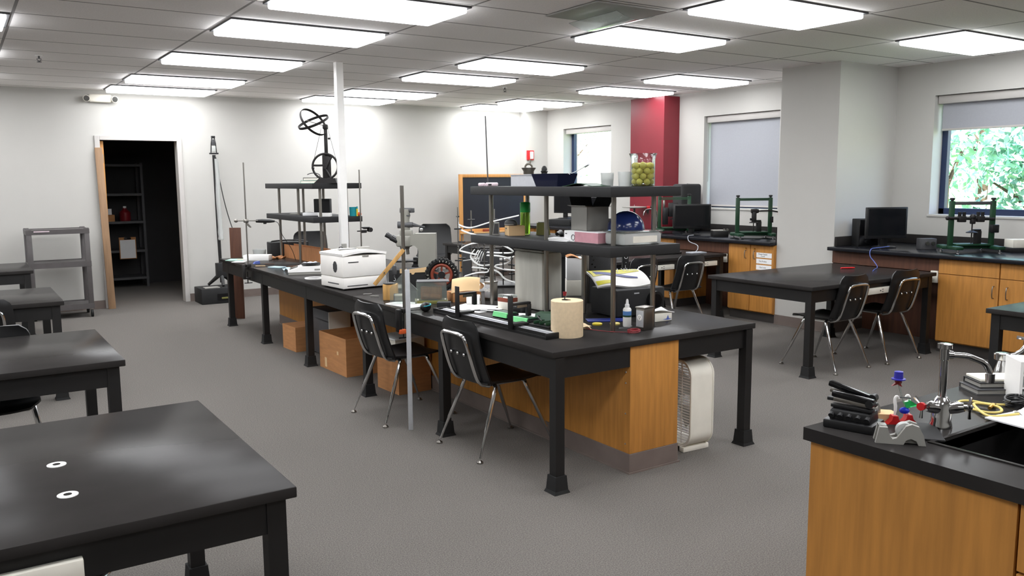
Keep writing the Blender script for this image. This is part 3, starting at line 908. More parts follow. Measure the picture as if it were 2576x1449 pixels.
def base_cabinet(label, y0, y1, doors, drawer=False, pulls=(), knobs=()):
    t = thing('base_cabinet', label, 'cabinet', (7.40, y0, 0), 0, 'oak base cabinets under the window counter')
    L = y1 - y0
    MB().b2((0.022, 0, 0.10), (0.98, L, CT - 0.037)).build('body', 'oak', t, False)
    MB().b2((0.05, 0, 0), (0.97, L, 0.0995)).build('toe_kick', 'vinyl_base_dark', t, False)
    n = len(doors)
    for (a, b) in doors:
        top = CT - 0.045
        if drawer:
            d = MB().b2((0, a - y0 + 0.002, 0.725), (0.021, b - y0 - 0.002, top), bev=0.002).build('drawer', 'oak', t, False)
            top = 0.72
        d = MB().b2((0, a - y0 + 0.002, 0.112), (0.021, b - y0 - 0.002, top), bev=0.002).build('door', 'oak', t, False)
        for (py, z0, z1) in pulls:
            if a <= py <= b:
                MB().tube([(0, py - y0, z1), (-0.028, py - y0, z1 - 0.004), (-0.028, py - y0, z0 + 0.004), (0, py - y0, z0)], 0.0045, 8, smooth=1).build('handle', 'steel', d)
        for (py, z) in knobs:
            if a <= py <= b:
                MB().lathe([(0.006, 0), (0.006, 0.012), (0.011, 0.016), (0.009, 0.022)], (0, py - y0, z), 12, (-1, 0, 0)).build('lock', 'brass', d)
    return t
cb1 = base_cabinet('oak base cabinet with three white label strips beside the column', 6.004, 6.65, [(6.004, 6.325), (6.33, 6.645)], False, [(6.387, 0.70, 0.79), (6.262, 0.70, 0.79)], [(6.387, 0.812), (6.262, 0.812)])
for i, (z, body) in enumerate([(0.748, 'Power Supply\nCords'), (0.680, 'Test Probes'), (0.612, 'Clip Leads')]):
    lb = MB().b2((-0.0015, 6.03 - 6.004, z - 0.027), (-0.0002, 6.24 - 6.004, z + 0.027)).build('label_strip', 'paper', cb1)
    text('label_text', body, 0.022, 'black_paint', lb, (-0.002, 6.15 - 6.004, z), (PI / 2, 0, -PI / 2), 0.0003)
base_cabinet('oak base cabinet left of the far window table', 7.52, 8.75, [(7.525, 8.13), (8.135, 8.745)], False, [(8.08, 0.70, 0.79), (8.19, 0.70, 0.79)])
base_cabinet('oak base cabinet nearest the room corner', 10.0, 11.10, [(10.005, 10.54), (10.545, 11.095)], False, [(10.49, 0.70, 0.79), (10.60, 0.70, 0.79)])
base_cabinet('oak base cabinet with a drawer row to the right of the kneehole', 2.85, 4.165, [(3.625, 4.16), (3.09, 3.62), (2.86, 3.085)], True, [(3.665, 0.55, 0.655), (3.55, 0.55, 0.655)])
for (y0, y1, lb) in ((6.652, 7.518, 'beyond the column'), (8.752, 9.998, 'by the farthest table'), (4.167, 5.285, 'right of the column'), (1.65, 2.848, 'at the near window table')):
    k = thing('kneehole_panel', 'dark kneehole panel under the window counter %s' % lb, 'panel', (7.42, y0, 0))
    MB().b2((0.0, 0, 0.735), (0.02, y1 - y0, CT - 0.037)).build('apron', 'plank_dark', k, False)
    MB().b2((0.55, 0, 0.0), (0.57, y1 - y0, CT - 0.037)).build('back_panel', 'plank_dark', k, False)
base_cabinet('oak base cabinet beyond the right edge of the view', -1.2, 1.648, [(0.0, 0.8), (0.81, 1.64)], True)
op = single('outlet_box', MB().box((0, 0, 0), (0.02, 0.07, 0.11), bev=0.006).cyl((-0.011, 0, 0.02), (-0.013, 0, 0.02), 0.012).cyl((-0.011, 0, -0.022), (-0.013, 0, -0.022), 0.012), 'offwhite', 'small white outlet at the end of the table by the near kneehole', 'outlet', (7.408, 4.20, 0.69))
single('outlet_box', MB().box((0, 0, 0), (0.02, 0.06, 0.10), bev=0.006).cyl((-0.011, 0, 0.02), (-0.013, 0, 0.02), 0.012), 'offwhite', 'small white outlet under the counter beside the labelled oak cabinet', 'outlet', (7.408, 6.70, 0.68))
# ---------------------------------------------------------------- bench apparatus with green frames
def apparatus(label, x, y, rz, var):
    t = thing('lathe_apparatus', label, 'apparatus', (x, y, CT), rz, 'green framed bench apparatus on the window counter')
    w = 0.19
    b = MB()
    b.box((0, 0.02, 0.045), (0.52, 0.07, 0.03), bev=0.005); b.box((-w, 0, 0.045), (0.07, 0.36, 0.03), bev=0.005); b.box((w, 0, 0.045), (0.07, 0.36, 0.03), bev=0.005); b.box((0, 0.02, 0.068), (0.32, 0.16, 0.018), bev=0.004)
    b.build('base', 'green_case', t)
    for sx in (-1, 1):
        for sy in (-1, 1):
            MB().lathe([(0.016, 0), (0.016, 0.006), (0.007, 0.010), (0.007, 0.034)], (sx * w, sy * 0.15, 0), 12).build('levelling_foot', 'chrome', t)
        MB().box((sx * w, 0, 0.265), (0.044, 0.03, 0.41), bev=0.004).build('post', 'green_paint', t)
        MB().lathe([(0.012, 0.47), (0.012, 0.478), (0.022, 0.482), (0.022, 0.497), (0.016, 0.5)], (sx * w, 0, 0), 14).build('knob', 'black_plastic', t)
    if var != 2:
        MB().box((0, 0, 0.45), (0.42, 0.026, 0.030), bev=0.003).build('top_beam', 'green_paint' if var != 1 else 'dark_grey', t)
    else:
        bm_ = MB().box((0, 0, 0.452), (0.40, 0.03, 0.012)).box((0, 0, 0.434), (0.40, 0.03, 0.012))
        bm_.build('top_beam', 'green_paint', t)
    if var == 1:                                     # the one right of the column: cross bar with two clamps
        c = MB().cyl((-0.24, -0.03, 0.315), (0.19, -0.03, 0.305), 0.014)
        for xx in (-0.11, 0.06):
            c.box((xx, -0.03, 0.305), (0.065, 0.05, 0.055), bev=0.006).box((xx - 0.02, -0.03, 0.345), (0.018, 0.03, 0.05)).box((xx + 0.02, -0.03, 0.345), (0.018, 0.03, 0.05))
        c.sphere((-0.24, -0.03, 0.315), 0.02, 10)
        c.build('cross_bar', 'cast_iron', t)
        MB().sphere((-0.01, -0.035, 0.325), 0.028, 12).box((-0.01, -0.035, 0.285), (0.04, 0.04, 0.05), bev=0.008).build('centre_head', 'cast_iron', t)
        MB().box((0.20, -0.02, 0.215), (0.07, 0.05, 0.075), bev=0.006).build('control_box', 'black_plastic', t)
    elif var == 0:
        MB().rings([((-0.04, -0.03, 0.315), 0.024), ((0.02, -0.03, 0.315), 0.028), ((0.045, -0.03, 0.315), 0.02)], 14).tube([(0.045, -0.03, 0.315), (0.19, -0.03, 0.32), (0.29, -0.03, 0.30)], 0.008, 8).build('telescope_arm', 'cast_iron', t)
        MB().box((-0.005, -0.03, 0.25), (0.05, 0.05, 0.13), bev=0.012).cyl((-0.03, -0.03, 0.22), (-0.05, -0.03, 0.22), 0.014).build('centre_head', 'black_plastic', t)
        MB().box((0.285, -0.03, 0.29), (0.03, 0.03, 0.055), bev=0.008).build('clamp_screw', 'red', t)
        MB().box((0.205, -0.01, 0.215), (0.03, 0.05, 0.07), bev=0.004).build('control_box', 'black_plastic', t)
    else:
        MB().box((-0.14, -0.03, 0.36), (0.03, 0.03, 0.13), bev=0.01).build('grip', 'steel', t)
        MB().box((-0.12, -0.02, 0.22), (0.07, 0.06, 0.22), bev=0.012).box((-0.02, -0.02, 0.30), (0.12, 0.06, 0.18), bev=0.012).build('centre_head', 'black_plastic', t)
    MB().box((0.06, 0.0, 0.13), (0.055, 0.05, 0.13), bev=0.006).box((0.045, -0.01, 0.20), (0.075, 0.03, 0.022), bev=0.006).build('pillar', 'black_paint', t)
    MB().cyl((-0.01, -0.03, 0.08), (-0.01, -0.03, 0.27), 0.006).lathe([(0.05, 0.178), (0.05, 0.184), (0.012, 0.2)], (-0.01, -0.03, 0), 16).build('spindle', 'cast_iron', t)
    return t
apparatus('green frame apparatus with two clamps before the bright right window', 7.83, 4.115, FC, 1)
apparatus('dark green frame apparatus with red screw in front of the drawn shade', 7.76, 6.60, FC, 0)
apparatus('green frame apparatus half hidden behind the far monitor', 7.72, 7.86, FC, 2)
# computers on the window counter
def monitor(label, loc, rz, w, h, z0, m='screen'):
    t = thing('monitor', label, 'monitor', loc, rz)
    MB().box((0, 0, z0 + h / 2), (w, 0.035, h), bev=0.006).build('housing', 'black_plastic', t)
    MB().box((0, -0.0182, z0 + h / 2 + 0.008), (w - 0.04, 0.002, h - 0.05)).build('screen', m, t)
    MB().box((0, 0.03, z0 / 2 + 0.03), (0.07, 0.03, z0 + 0.06), bev=0.004).build('stand_neck', 'black_plastic', t)
    MB().lathe([(0.11, 0), (0.115, 0.006), (0.1, 0.014), (0.03, 0.018)], (0, 0.02, 0), 24).build('stand_base', 'black_plastic', t)
    return t
mn = monitor('black monitor on the counter right of the column', (7.68, 4.875, CT), FC + 0.14, 0.435, 0.31, 0.09)
def tower(label, loc, rz, d, silver=False):
    t = thing('computer_tower', label, 'computer', loc, rz)
    w, l, h = d
    MB().b2((-w / 2, -l / 2, 0.006), (w / 2, l / 2, h), bev=0.008).build('case', 'black_matte', t)
    MB().b2((-w / 2 + 0.004, -l / 2 - 0.01, 0.01), (w / 2 - 0.004, -l / 2 + 0.001, h - 0.004), bev=0.004).build('front_panel', 'black_gloss', t)
    MB().b2((-w / 2, -l / 2, 0), (w / 2, l / 2, 0.0065)).build('foot', 'rubber', t)
    MB().cyl((w / 2 - 0.03, -l / 2 - 0.0105, 0.06), (w / 2 - 0.03, -l / 2 - 0.013, 0.06), 0.008).build('power_button', 'chrome', t)
    return t
tower('black computer tower between the column and the near monitor', (7.72, 5.13, CT), FC, (0.20, 0.18, 0.275))
monitor('black monitor on the far counter next to the dark green frame', (7.62, 7.45, CT), FC + 0.05, 0.47, 0.30, 0.08)
sp = thing('loudspeaker', 'tall black loudspeaker on the far counter beside the red pilaster', 'loudspeaker', (8.17, 8.09, CT), FC + 0.3)
MB().b2((-0.15, -0.13, 0), (0.15, 0.13, 0.625), bev=0.03, ).build('cabinet', 'black_matte', sp)
MB().b2((-0.135, -0.138, 0.02), (0.135, -0.129, 0.60), bev=0.004).build('grille', 'black_plastic', sp)
MB().box((0.02, 0, 0.627), (0.03, 0.02, 0.006)).build('badge', 'chrome', sp)
bxs = thing('control_box', 'small black box with two light knobs right of the near monitor', 'box', (7.80, 4.52, CT), FC)
MB().b2((-0.075, -0.05, 0), (0.075, 0.05, 0.105), bev=0.005).build('body', 'dark_grey', bxs)
for xx in (-0.02, 0.035):
    MB().cyl((xx, -0.05, 0.06), (xx, -0.072, 0.06), 0.017).build('knob', 'steel', bxs)
bx2 = thing('control_box', 'low black box with light knobs between the far monitor and the green frame', 'box', (7.66, 7.03, CT), FC)
MB().b2((-0.09, -0.08, 0), (0.09, 0.08, 0.07), bev=0.005).build('body', 'black_paint', bx2)
MB().b2((-0.09, -0.09, 0.071), (0.05, 0.06, 0.08)).build('sheet', 'grey_paint', bx2)
for xx in (0.04, 0.08):
    MB().cyl((xx, -0.06, 0.085), (xx, -0.075, 0.085), 0.014).build('knob', 'steel', bx2)
single('white_carton', MB().b2((-0.11, -0.07, 0), (0.11, 0.07, 0.075), bev=0.003), 'offwhite', 'white box on the counter at the far right edge by the window', 'box', (8.20, 3.85, CT + 0.04), FC)
single('black_case', MB().b2((-0.14, -0.09, 0), (0.14, 0.09, 0.04), bev=0.004), 'black_matte', 'flat black case on the counter under the white box at the right edge', 'case', (8.19, 3.85, CT), FC)
cdn = MB().tube([(7.60, 4.78, CT + 0.02), (7.42, 4.80, CT + 0.015), (7.322, 4.80, CT + 0.012), (7.30, 4.79, CT - 0.06), (7.295, 4.74, 0.80), (7.25, 4.66, 0.745), (7.10, 4.60, TT + 0.004), (6.95, 4.52, TT + 0.004)], 0.004, 8, smooth=2)
single('network_cord', cdn, 'cord_blue', 'thin blue cord looping off the near window counter onto the table', 'cord')
cdf = MB().tube([(7.50, 7.30, CT + 0.01), (7.38, 7.26, CT + 0.012), (7.318, 7.22, CT), (7.30, 7.18, 0.84), (7.29, 7.02, 0.82), (7.22, 6.95, TT + 0.03), (7.15, 6.93, TT + 0.006)], 0.005, 8, smooth=2)
single('network_cord', cdf, 'shade_cloth', 'pale cord hanging from the far counter onto the white pad', 'cord')
single('note_pad', MB().box((0, 0, 0.006), (0.20, 0.13, 0.012), bev=0.002), 'shade_cloth', 'white pad at the end of the pale cord on the far window table', 'notepad', (7.12, 6.88, TT), -0.2)
lp = thing('laptop', 'closed flat laptop on the far window table', 'laptop', (6.75, 7.05, TT), -0.15)
MB().box((0, 0, 0.012), (0.36, 0.25, 0.02), bev=0.005).build('body', 'black_plastic', lp)
MB().box((0, 0.0, 0.0235), (0.36, 0.25, 0.006), bev=0.002).build('lid', 'dark_grey', lp)
single('marker_pen', MB().cyl((-0.07, 0, 0.008), (0.05, 0, 0.008), 0.008).cyl((0.05, 0, 0.008), (0.07, 0, 0.008), 0.006), 'red', 'red marker on the table in front of the column', 'pen', (6.98, 4.80, TT), -0.4)
# far end of the far counter
tower('black desktop computer lying on the far counter under the tilted monitor', (7.75, 10.25, CT), 0.5, (0.36, 0.36, 0.10))
tm = monitor('thin tilted monitor on the far counter in front of the corner window', (7.80, 10.30, CT + 0.1), FC - 0.55, 0.36, 0.30, 0.085)
monitor('dark monitor against the bottom of the corner window', (8.12, 10.20, CT), FC - 0.1, 0.40, 0.27, 0.16)
rf = thing('rotary_platform', 'round grey turntable on a stem with a red clamp on the far counter', 'apparatus', (7.95, 8.88, CT), FC)
MB().lathe([(0.09, 0), (0.09, 0.012), (0.03, 0.02)], n=24).cyl((0, 0, 0.02), (0, 0, 0.30), 0.013).build('stem', 'dark_grey', rf)
MB().lathe([(0.03, 0.285), (0.17, 0.30), (0.17, 0.31), (0.02, 0.318)], n=32).cyl((0, 0, 0.318), (0, 0, 0.34), 0.004).build('disc', 'grey_paint', rf)
MB().box((0.195, -0.01, 0.298), (0.05, 0.04, 0.04), bev=0.008).build('clamp', 'red', rf)
MB().cyl((0.22, -0.01, 0.30), (0.24, -0.01, 0.30), 0.024).box((0.185, -0.01, 0.25), (0.03, 0.02, 0.05)).cyl((0.19, -0.01, 0.20), (0.19, -0.01, 0.24), 0.004).build('clamp_screw', 'cast_iron', rf)
gf = thing('gooseneck_faucet', 'chrome gooseneck faucet on the far counter by the red pilaster', 'faucet', (8.02, 8.50, CT), FC)
MB().lathe([(0.028, 0), (0.028, 0.02), (0.014, 0.03)], n=16).tube([(0, 0, 0.02), (0, 0, 0.24), (-0.02, 0, 0.275), (-0.06, 0, 0.285), (-0.13, 0, 0.285), (-0.17, 0, 0.26), (-0.18, 0, 0.20)], 0.010, 10, smooth=2).build('spout', 'chrome', gf)
MB().cyl((0, 0, 0.07), (-0.05, -0.03, 0.075), 0.008).box((-0.06, -0.035, 0.08), (0.04, 0.012, 0.03), bev=0.004).build('valve_handle', 'chrome', gf)
# ---------------------------------------------------------------- chalkboard easel
ch = thing('chalkboard', 'black chalkboard in an oak frame standing before the back wall', 'chalkboard', (6.56, 11.36, 0), 0)
CW = 1.27
MB().b2((0.055, 0.01, 0.83), (CW - 0.055, 0.025, 1.645)).build('writing_board', 'chalk_slate', ch, False)
f = MB()
f.b2((0, 0, 0.05), (0.06, 0.035, 1.69), bev=0.003); f.b2((CW - 0.06, 0, 0.05), (CW, 0.035, 1.69), bev=0.003)
f.b2((0.06, 0, 1.64), (CW - 0.06, 0.035, 1.69), bev=0.003); f.b2((0.06, 0, 0.77), (CW - 0.06, 0.035, 0.835), bev=0.003)
f.build('frame', 'oak_edge', ch)
MB().b2((0.0, -0.075, 0.765), (CW, 0.0, 0.785), bev=0.003).build('chalk_tray', 'oak_light', ch)
for xx in (0.03, CW - 0.03):
    MB().b2((xx - 0.03, -0.22, 0), (xx + 0.03, 0.25, 0.05), bev=0.006).build('foot', 'oak_edge', ch)
single('chalk_eraser', MB().box((0, 0, 0.02), (0.12, 0.045, 0.04), bev=0.005), 'rust_red', 'dark eraser on the chalkboard tray', 'eraser', (7.02, 11.32, 0.7855))
# ---------------------------------------------------------------- things on the near two-tier shelf
ZL, ZU = SZ0 + 0.0552, SZ1 + 0.0552
bk = thing('glass_beaker', 'large glass beaker full of yellow balls on the near shelf top', 'beaker', (3.27, 3.585, ZU))
MB().shell([(0.002, 0.004), (0.064, 0.004), (0.0665, 0.010), (0.0665, 0.150), (0.070, 0.172), (0.078, 0.184), (0.080, 0.184), (0.0735, 0.172), (0.0692, 0.150), (0.0692, 0.006), (0.064, 0.0005), (0.002, 0.0005)], n=40).build('glass', 'clear', bk)
MB().grid(lambda u, v: (0.070 + 0.018 * u - 0.0, (v - 0.5) * 0.03 * (1 - u), 0.176 + 0.012 * u), 4, 4, 0.002).build('spout', 'clear', bk)
balls = []
bp_ = None
rb = random.Random(4)
for L in range(4):
    z = 0.0235 + L * 0.0305
    for k in range(8):
        if k == 7:
            x = y = 0.0
            zz = z + (0.008 if L < 3 else 0.004)
        else:
            q = 2 * PI * (k + 0.5 * (L % 2)) / 7
            x, y = 0.0465 * math.cos(q), 0.0465 * math.sin(q)
            zz = z
        p = (3.27 + x, 3.585 + y, ZU + zz)
        if bp_ is None:
            bp_ = single('ball', MB().sphere((0, 0, 0), 0.0193, 16), 'ball_yellow', 'small yellow ball in the large glass beaker', 'ball', p, 0, 'yellow balls in the beaker')
        else:
            c = bp_.copy()
            COL.objects.link(c)
            c.location = p
t1 = thing('plastic_tub', 'small frosted tub of grey grains left of the beaker on the shelf top', 'tub', (3.185, 3.795, ZU))
MB().shell([(0.001, 0.003), (0.033, 0.003), (0.037, 0.080), (0.0395, 0.080), (0.0385, 0.072), (0.0345, 0.0005), (0.001, 0.0005)], n=28).build('wall', 'frosted', t1)
MB().lathe([(0.032, 0.004), (0.034, 0.044), (0.01, 0.045)], n=24).build('grains', 'granules', t1)
t2 = thing('plastic_tub', 'empty frosted tub next to the beaker on the shelf top', 'tub', (3.235, 3.695, ZU))
MB().shell([(0.001, 0.003), (0.035, 0.003), (0.041, 0.084), (0.0435, 0.084), (0.042, 0.076), (0.037, 0.0005), (0.001, 0.0005)], n=28).build('wall', 'frosted', t2)
single('folder', MB().grid(lambda u, v: (0.14 * u - 0.07, 0.26 * v - 0.13, 0.004 + 0.016 * math.sin(v * PI) ** 2), 4, 14, 0.003), 'green_paint', 'dark green folder bowed up on the near shelf top', 'folder', (3.08, 3.86, ZU), 0.1)
tr = thing('metal_tray', 'grey metal tray on the near shelf top behind the dark pan', 'tray', (3.20, 4.53, ZU), 0.0)
b = MB()
b.b2((-0.09, -0.17, 0), (0.09, 0.17, 0.003))
for lo, hi in (((-0.09, -0.17, 0.003), (-0.087, 0.17, 0.075)), ((0.087, -0.17, 0.003), (0.09, 0.17, 0.075)), ((-0.087, -0.17, 0.003), (0.087, -0.167, 0.075)), ((-0.087, 0.167, 0.003), (0.087, 0.17, 0.075))):
    b.b2(lo, hi)
b.b2((-0.095, -0.175, 0.072), (-0.086, 0.175, 0.077)); b.b2((0.086, -0.175, 0.072), (0.095, 0.175, 0.077))
b.build('body', 'aluminium', tr, False)
pn = thing('baking_pan', 'dark navy tapered pan on the near shelf top', 'pan', (3.10, 4.20, ZU), 0.0)
b = MB()
lo_, hi_ = [(-0.06, -0.11), (0.06, -0.11), (0.06, 0.11), (-0.06, 0.11)], [(-0.075, -0.14), (0.075, -0.14), (0.075, 0.14), (-0.075, 0.14)]
vs = [(x, y, 0) for x, y in lo_] + [(x, y, 0.078) for x, y in hi_] + [(x * 0.96, y * 0.96, 0.078) for x, y in hi_] + [(x * 0.95, y * 0.95, 0.004) for x, y in lo_]
fs = [(3, 2, 1, 0), (12, 13, 14, 15)]
for i in range(4):
    j = (i + 1) % 4
    fs += [(i, j, 4 + j, 4 + i), (4 + i, 4 + j, 8 + j, 8 + i), (8 + i, 8 + j, 12 + j, 12 + i)]
b.add(vs, fs)
b.build('body', 'navy', pn, False)
MB().tube([(0, -0.137, 0.072), (0, -0.155, 0.075), (0, -0.139, 0.076)], 0.005, 6).build('rim_clip', 'chrome', pn)
single('glass_rod', MB().tube([(0, 0.10, 0.05), (0.0, -0.06, 0.088), (0.0, -0.15, 0.118)], 0.003, 8).cyl((0, -0.15, 0.118), (0, -0.185, 0.13), 0.007), 'aluminium', 'thin white rod with grey tip sticking out of the dark pan', 'rod', (3.16, 4.12, ZU))
bl_ = thing('hand_bell', 'bronze bell with domed handle behind the metal tray on the shelf top', 'bell', (3.31, 4.78, ZU), FC)
MB().shell([(0.036, 0), (0.036, 0.10), (0.048, 0.118), (0.050, 0.124), (0.03, 0.126), (0.001, 0.126)], n=28).build('body', 'bronze', bl_)
MB().ring((0, 0, 0.126), 0.024, 0.007, 28, 8, (1, 0, 0), (0, 0, 1)).cyl((0.01, 0, 0.148), (0.012, 0, 0.182), 0.006, 0.004).build('handle', 'bronze', bl_)
bl2 = thing('chess_weight', 'small black domed weight behind the metal tray on the shelf top', 'weight', (3.385, 4.70, ZU), FC)
MB().lathe([(0.022, 0), (0.02, 0.09), (0.026, 0.098), (0.019, 0.104), (0.019, 0.118), (0.012, 0.132), (0.004, 0.136)], n=20).build('body', 'black_paint', bl2)
single('foam_clip', MB().box((0, 0, 0.012), (0.045, 0.035, 0.024), bev=0.008), 'pale_pink', 'small pale pink clip at the far end of the near shelf top', 'clip', (2.99, 4.875, ZU), 0.3)
cl2 = thing('foam_clip', 'longer pale pink clamp with slot on the near shelf top by the rod', 'clip', (3.0, 4.765, ZU), FC)
MB().box((0, 0, 0.013), (0.085, 0.04, 0.026), bev=0.009).build('body', 'pale_pink', cl2)
MB().box((-0.012, -0.021, 0.012), (0.022, 0.003, 0.01)).build('slot', 'black_matte', cl2)
single('steel_rod', MB().tube([(0.0, 0.0, 0.0), (-0.0, 0.025, 0.47)], 0.0045, 8), 'dark_grey', 'tall thin dark rod leaning up from the near shelf top', 'rod', (3.03, 4.86, ZU))
# lower board
bb_ = thing('cardboard_box', 'small tan open box on the lower board of the near shelf', 'box', (3.115, 4.665, ZL), -0.35)
b = MB()
for lo, hi in (((-0.055, -0.06, 0), (0.055, 0.06, 0.003)), ((-0.055, -0.06, 0), (-0.052, 0.06, 0.066)), ((0.052, -0.06, 0), (0.055, 0.06, 0.066)), ((-0.052, -0.06, 0), (0.052, -0.057, 0.066)), ((-0.052, 0.057, 0), (0.052, 0.06, 0.066))):
    b.b2(lo, hi)
b.build('body', 'kraft_light', bb_, False)
MB().b2((-0.0562, 0.0, 0.042), (-0.0552, 0.03, 0.050)).build('print_mark', 'dark_grey', bb_)
ms = thing('computer_mouse', 'grey computer mouse lying in the small tan box', 'mouse', (3.10, 4.69, ZL + 0.066), 0.3)
MB().sphere((0, 0, 0.012), 0.05, 18, (0.62, 1.0, 0.62), lo=-0.4).build('body', 'dark_grey', ms)
MB().ring((0, 0, 0.006), 0.04, 0.004, 28, 6, (0.72, 0, 0), (0, 1, 0)).build('trim', 'grey_paint', ms)
ho = thing('card_holder', 'grey slanted plastic holder left of the tan box on the shelf', 'holder', (3.045, 4.79, ZL), FC)
MB().prism([(-0.026, 0), (0.026, 0), (0.022, 0.083), (-0.012, 0.083)], -0.02, 0.02, 'y').build('body', 'grey_paint', ho)
MB().prism([(-0.018, 0.008), (0.018, 0.008), (0.016, 0.075), (-0.008, 0.075)], -0.022, -0.0195, 'y').build('front_panel', 'dark_grey', ho)
gb = thing('spray_bottle', 'clear green bottle with bright green cap on the near shelf', 'bottle', (3.20, 4.665, ZL))
MB().shell([(0.001, 0.002), (0.032, 0.003), (0.034, 0.01), (0.034, 0.145), (0.030, 0.158), (0.028, 0.158), (0.031, 0.145), (0.031, 0.006), (0.001, 0.005)], n=28).build('body', 'green_clear', gb)
MB().lathe([(0.034, 0.152), (0.035, 0.156), (0.035, 0.212), (0.031, 0.219), (0.02, 0.220)], n=28).build('cap', 'green_cap', gb)
MB().cyl((0, 0, 0.01), (0.004, 0, 0.15), 0.003).build('dip_tube', 'white_plastic', gb)
ol = thing('tape_case', 'olive plastic case to the right of the green bottle on the shelf', 'case', (3.30, 4.60, ZL), FC)
MB().prism([(-0.045, 0), (0.05, 0), (0.036, 0.082), (-0.04, 0.082)], -0.04, 0.04, 'y').build('body', 'olive', ol)
MB().prism([(-0.035, 0.082), (0.03, 0.082), (0.026, 0.088), (-0.032, 0.088)], -0.03, 0.03, 'y').build('lid', 'grey_paint', ol)
single('glue_gun', MB().tube([(-0.05, 0, 0.02), (0.02, 0.0, 0.026), (0.05, 0, 0.02)], [0.012, 0.018, 0.014], 10).box((0.05, 0, 0.011), (0.03, 0.03, 0.022), bev=0.006), 'black_plastic', 'small black tool lying on the shelf behind the middle post', 'tool', (3.26, 4.36, ZL), 0.6)
for i, (x, y, z, r, mm, nm, lb) in enumerate([(3.05, 4.04, 0.0, 0.2, 'paper', 'paper_stack', 'loose white papers at the middle of the lower shelf board')]):
    p = MB()
    for k in range(4):
        p.box((0.004 * k, 0.006 * k, 0.002 + k * 0.005), (0.10, 0.15, 0.0035), rz=0.12 * k)
    single(nm, p, mm, lb, 'papers', (x, y, ZL), r)
gx = thing('carton', 'pink and white flat carton under the grey open box on the shelf', 'box', (3.13, 3.855, ZL), 0.0)
MB().b2((-0.09, -0.155, 0), (0.09, 0.165, 0.066), bev=0.003).build('body', 'paper', gx, False)
MB().b2((-0.0915, -0.155, 0.003), (-0.0902, 0.06, 0.062)).b2((-0.0915, -0.1562, 0.003), (0.09, -0.1552, 0.062)).build('pink_print', 'pink', gx)
MB().ring((-0.0918, 0.075, 0.028), 0.016, 0.0015, 24, 6, (0, 1, 0), (0, 0, 1)).build('logo_ring', 'dark_grey', gx)
MB().b2((-0.0915, 0.135, 0.045), (-0.0905, 0.152, 0.05)).build('print_mark', 'dark_grey', gx)
go = thing('open_carton', 'grey open carton with raised flaps on the pink carton', 'box', (3.16, 3.925, ZL + 0.0665), -0.12)
b = MB()
w, l, h = 0.15, 0.18, 0.14
for lo, hi in (((-w / 2, -l / 2, 0), (w / 2, l / 2, 0.003)), ((-w / 2, -l / 2, 0), (-w / 2 + 0.003, l / 2, h)), ((w / 2 - 0.003, -l / 2, 0), (w / 2, l / 2, h)), ((-w / 2, -l / 2, 0), (w / 2, -l / 2 + 0.003, h)), ((-w / 2, l / 2 - 0.003, 0), (w / 2, l / 2, h))):
    b.b2(lo, hi)
b.build('body', 'grey_paint', go, False)
f1 = MB().grid(lambda u, v: (w / 2 + 0.05 * u, (v - 0.5) * l, h + 0.085 * u), 3, 3, 0.003).grid(lambda u, v: ((v - 0.5) * w, l / 2 + 0.03 * u, h + 0.08 * u), 3, 3, 0.003)
f1.build('flap', 'dark_grey', go, False)
MB().grid(lambda u, v: (-w / 2 - 0.02 * u, (v - 0.5) * l * (1 + 0.12 * u), h - 0.0 + 0.006 * u), 3, 3, 0.003).build('flap', 'grey_paint', go, False)
cc = thing('clear_container', 'clear lidded plastic container at the near end of the lower board', 'container', (3.21, 3.60, ZL), 0.0)
b = MB()
b.b2((-0.14, -0.095, 0), (0.14, 0.08, 0.07), bev=0.016)
b.build('body', 'frosted', cc)
MB().b2((-0.145, -0.10, 0.0705), (0.145, 0.085, 0.077), bev=0.003).build('lid', 'clear_tint', cc)
MB().b2((-0.08, -0.0975, 0.014), (0.10, -0.0955, 0.05)).build('label_panel', 'offwhite', cc)
nb = thing('dome_helmet', 'shiny navy dome resting on the clear container and carton', 'dome', (3.245, 3.695, ZL + 0.0775))
MB().sphere((0, 0, 0.0), 0.108, 36, (1, 1, 1), lo=0.0).build('dome', 'navy_ball', nb)
# ---------------------------------------------------------------- things on the island top, near half
rl = thing('towel_roll', 'standing roll of tan paper towel at the near corner of the island', 'paper roll', (2.762, 3.625, TT))
MB().lathe([(0.088, 0), (0.089, 0.004), (0.089, 0.197), (0.086, 0.20), (0.021, 0.20)], n=48).build('roll', 'towel_paper', rl)
MB().lathe([(0.0215, 0.1955), (0.0215, 0.2004)], n=24).build('core', 'plank_dark', rl)
gl = thing('goblet', 'tiny dark red goblet standing on the paper towel roll', 'goblet', (2.75, 3.63, TT + 0.2006))
MB().lathe([(0.017, 0), (0.017, 0.003), (0.003, 0.006), (0.0025, 0.018), (0.002, 0.022)], n=20).build('foot', 'black_paint', gl)
MB().shell([(0.002, 0.022), (0.0085, 0.023), (0.011, 0.045), (0.0095, 0.045), (0.007, 0.026), (0.001, 0.025)], n=20).build('cup', 'dark_red', gl)
ot = thing('optical_track', 'long black optical track with silver top along the island edge', 'track', (2.645, 3.60, TT), 0.045)
MB().b2((-0.05, 0, 0), (0.05, 1.16, 0.014)).b2((-0.042, 0, 0.014), (-0.032, 1.16, 0.032)).b2((0.032, 0, 0.014), (0.042, 1.16, 0.034)).build('rail', 'black_paint', ot, False)
MB().b2((-0.031, 0.02, 0.0145), (-0.004, 1.14, 0.027)).b2((0.002, 0.02, 0.0145), (0.031, 1.14, 0.030)).build('scale_strip', 'aluminium', ot, False)
MB().b2((-0.052, -0.012, 0), (0.052, 0.0, 0.034), bev=0.003).b2((-0.052, 1.16, 0), (0.052, 1.172, 0.034), bev=0.003).build('end_cap', 'black_plastic', ot)
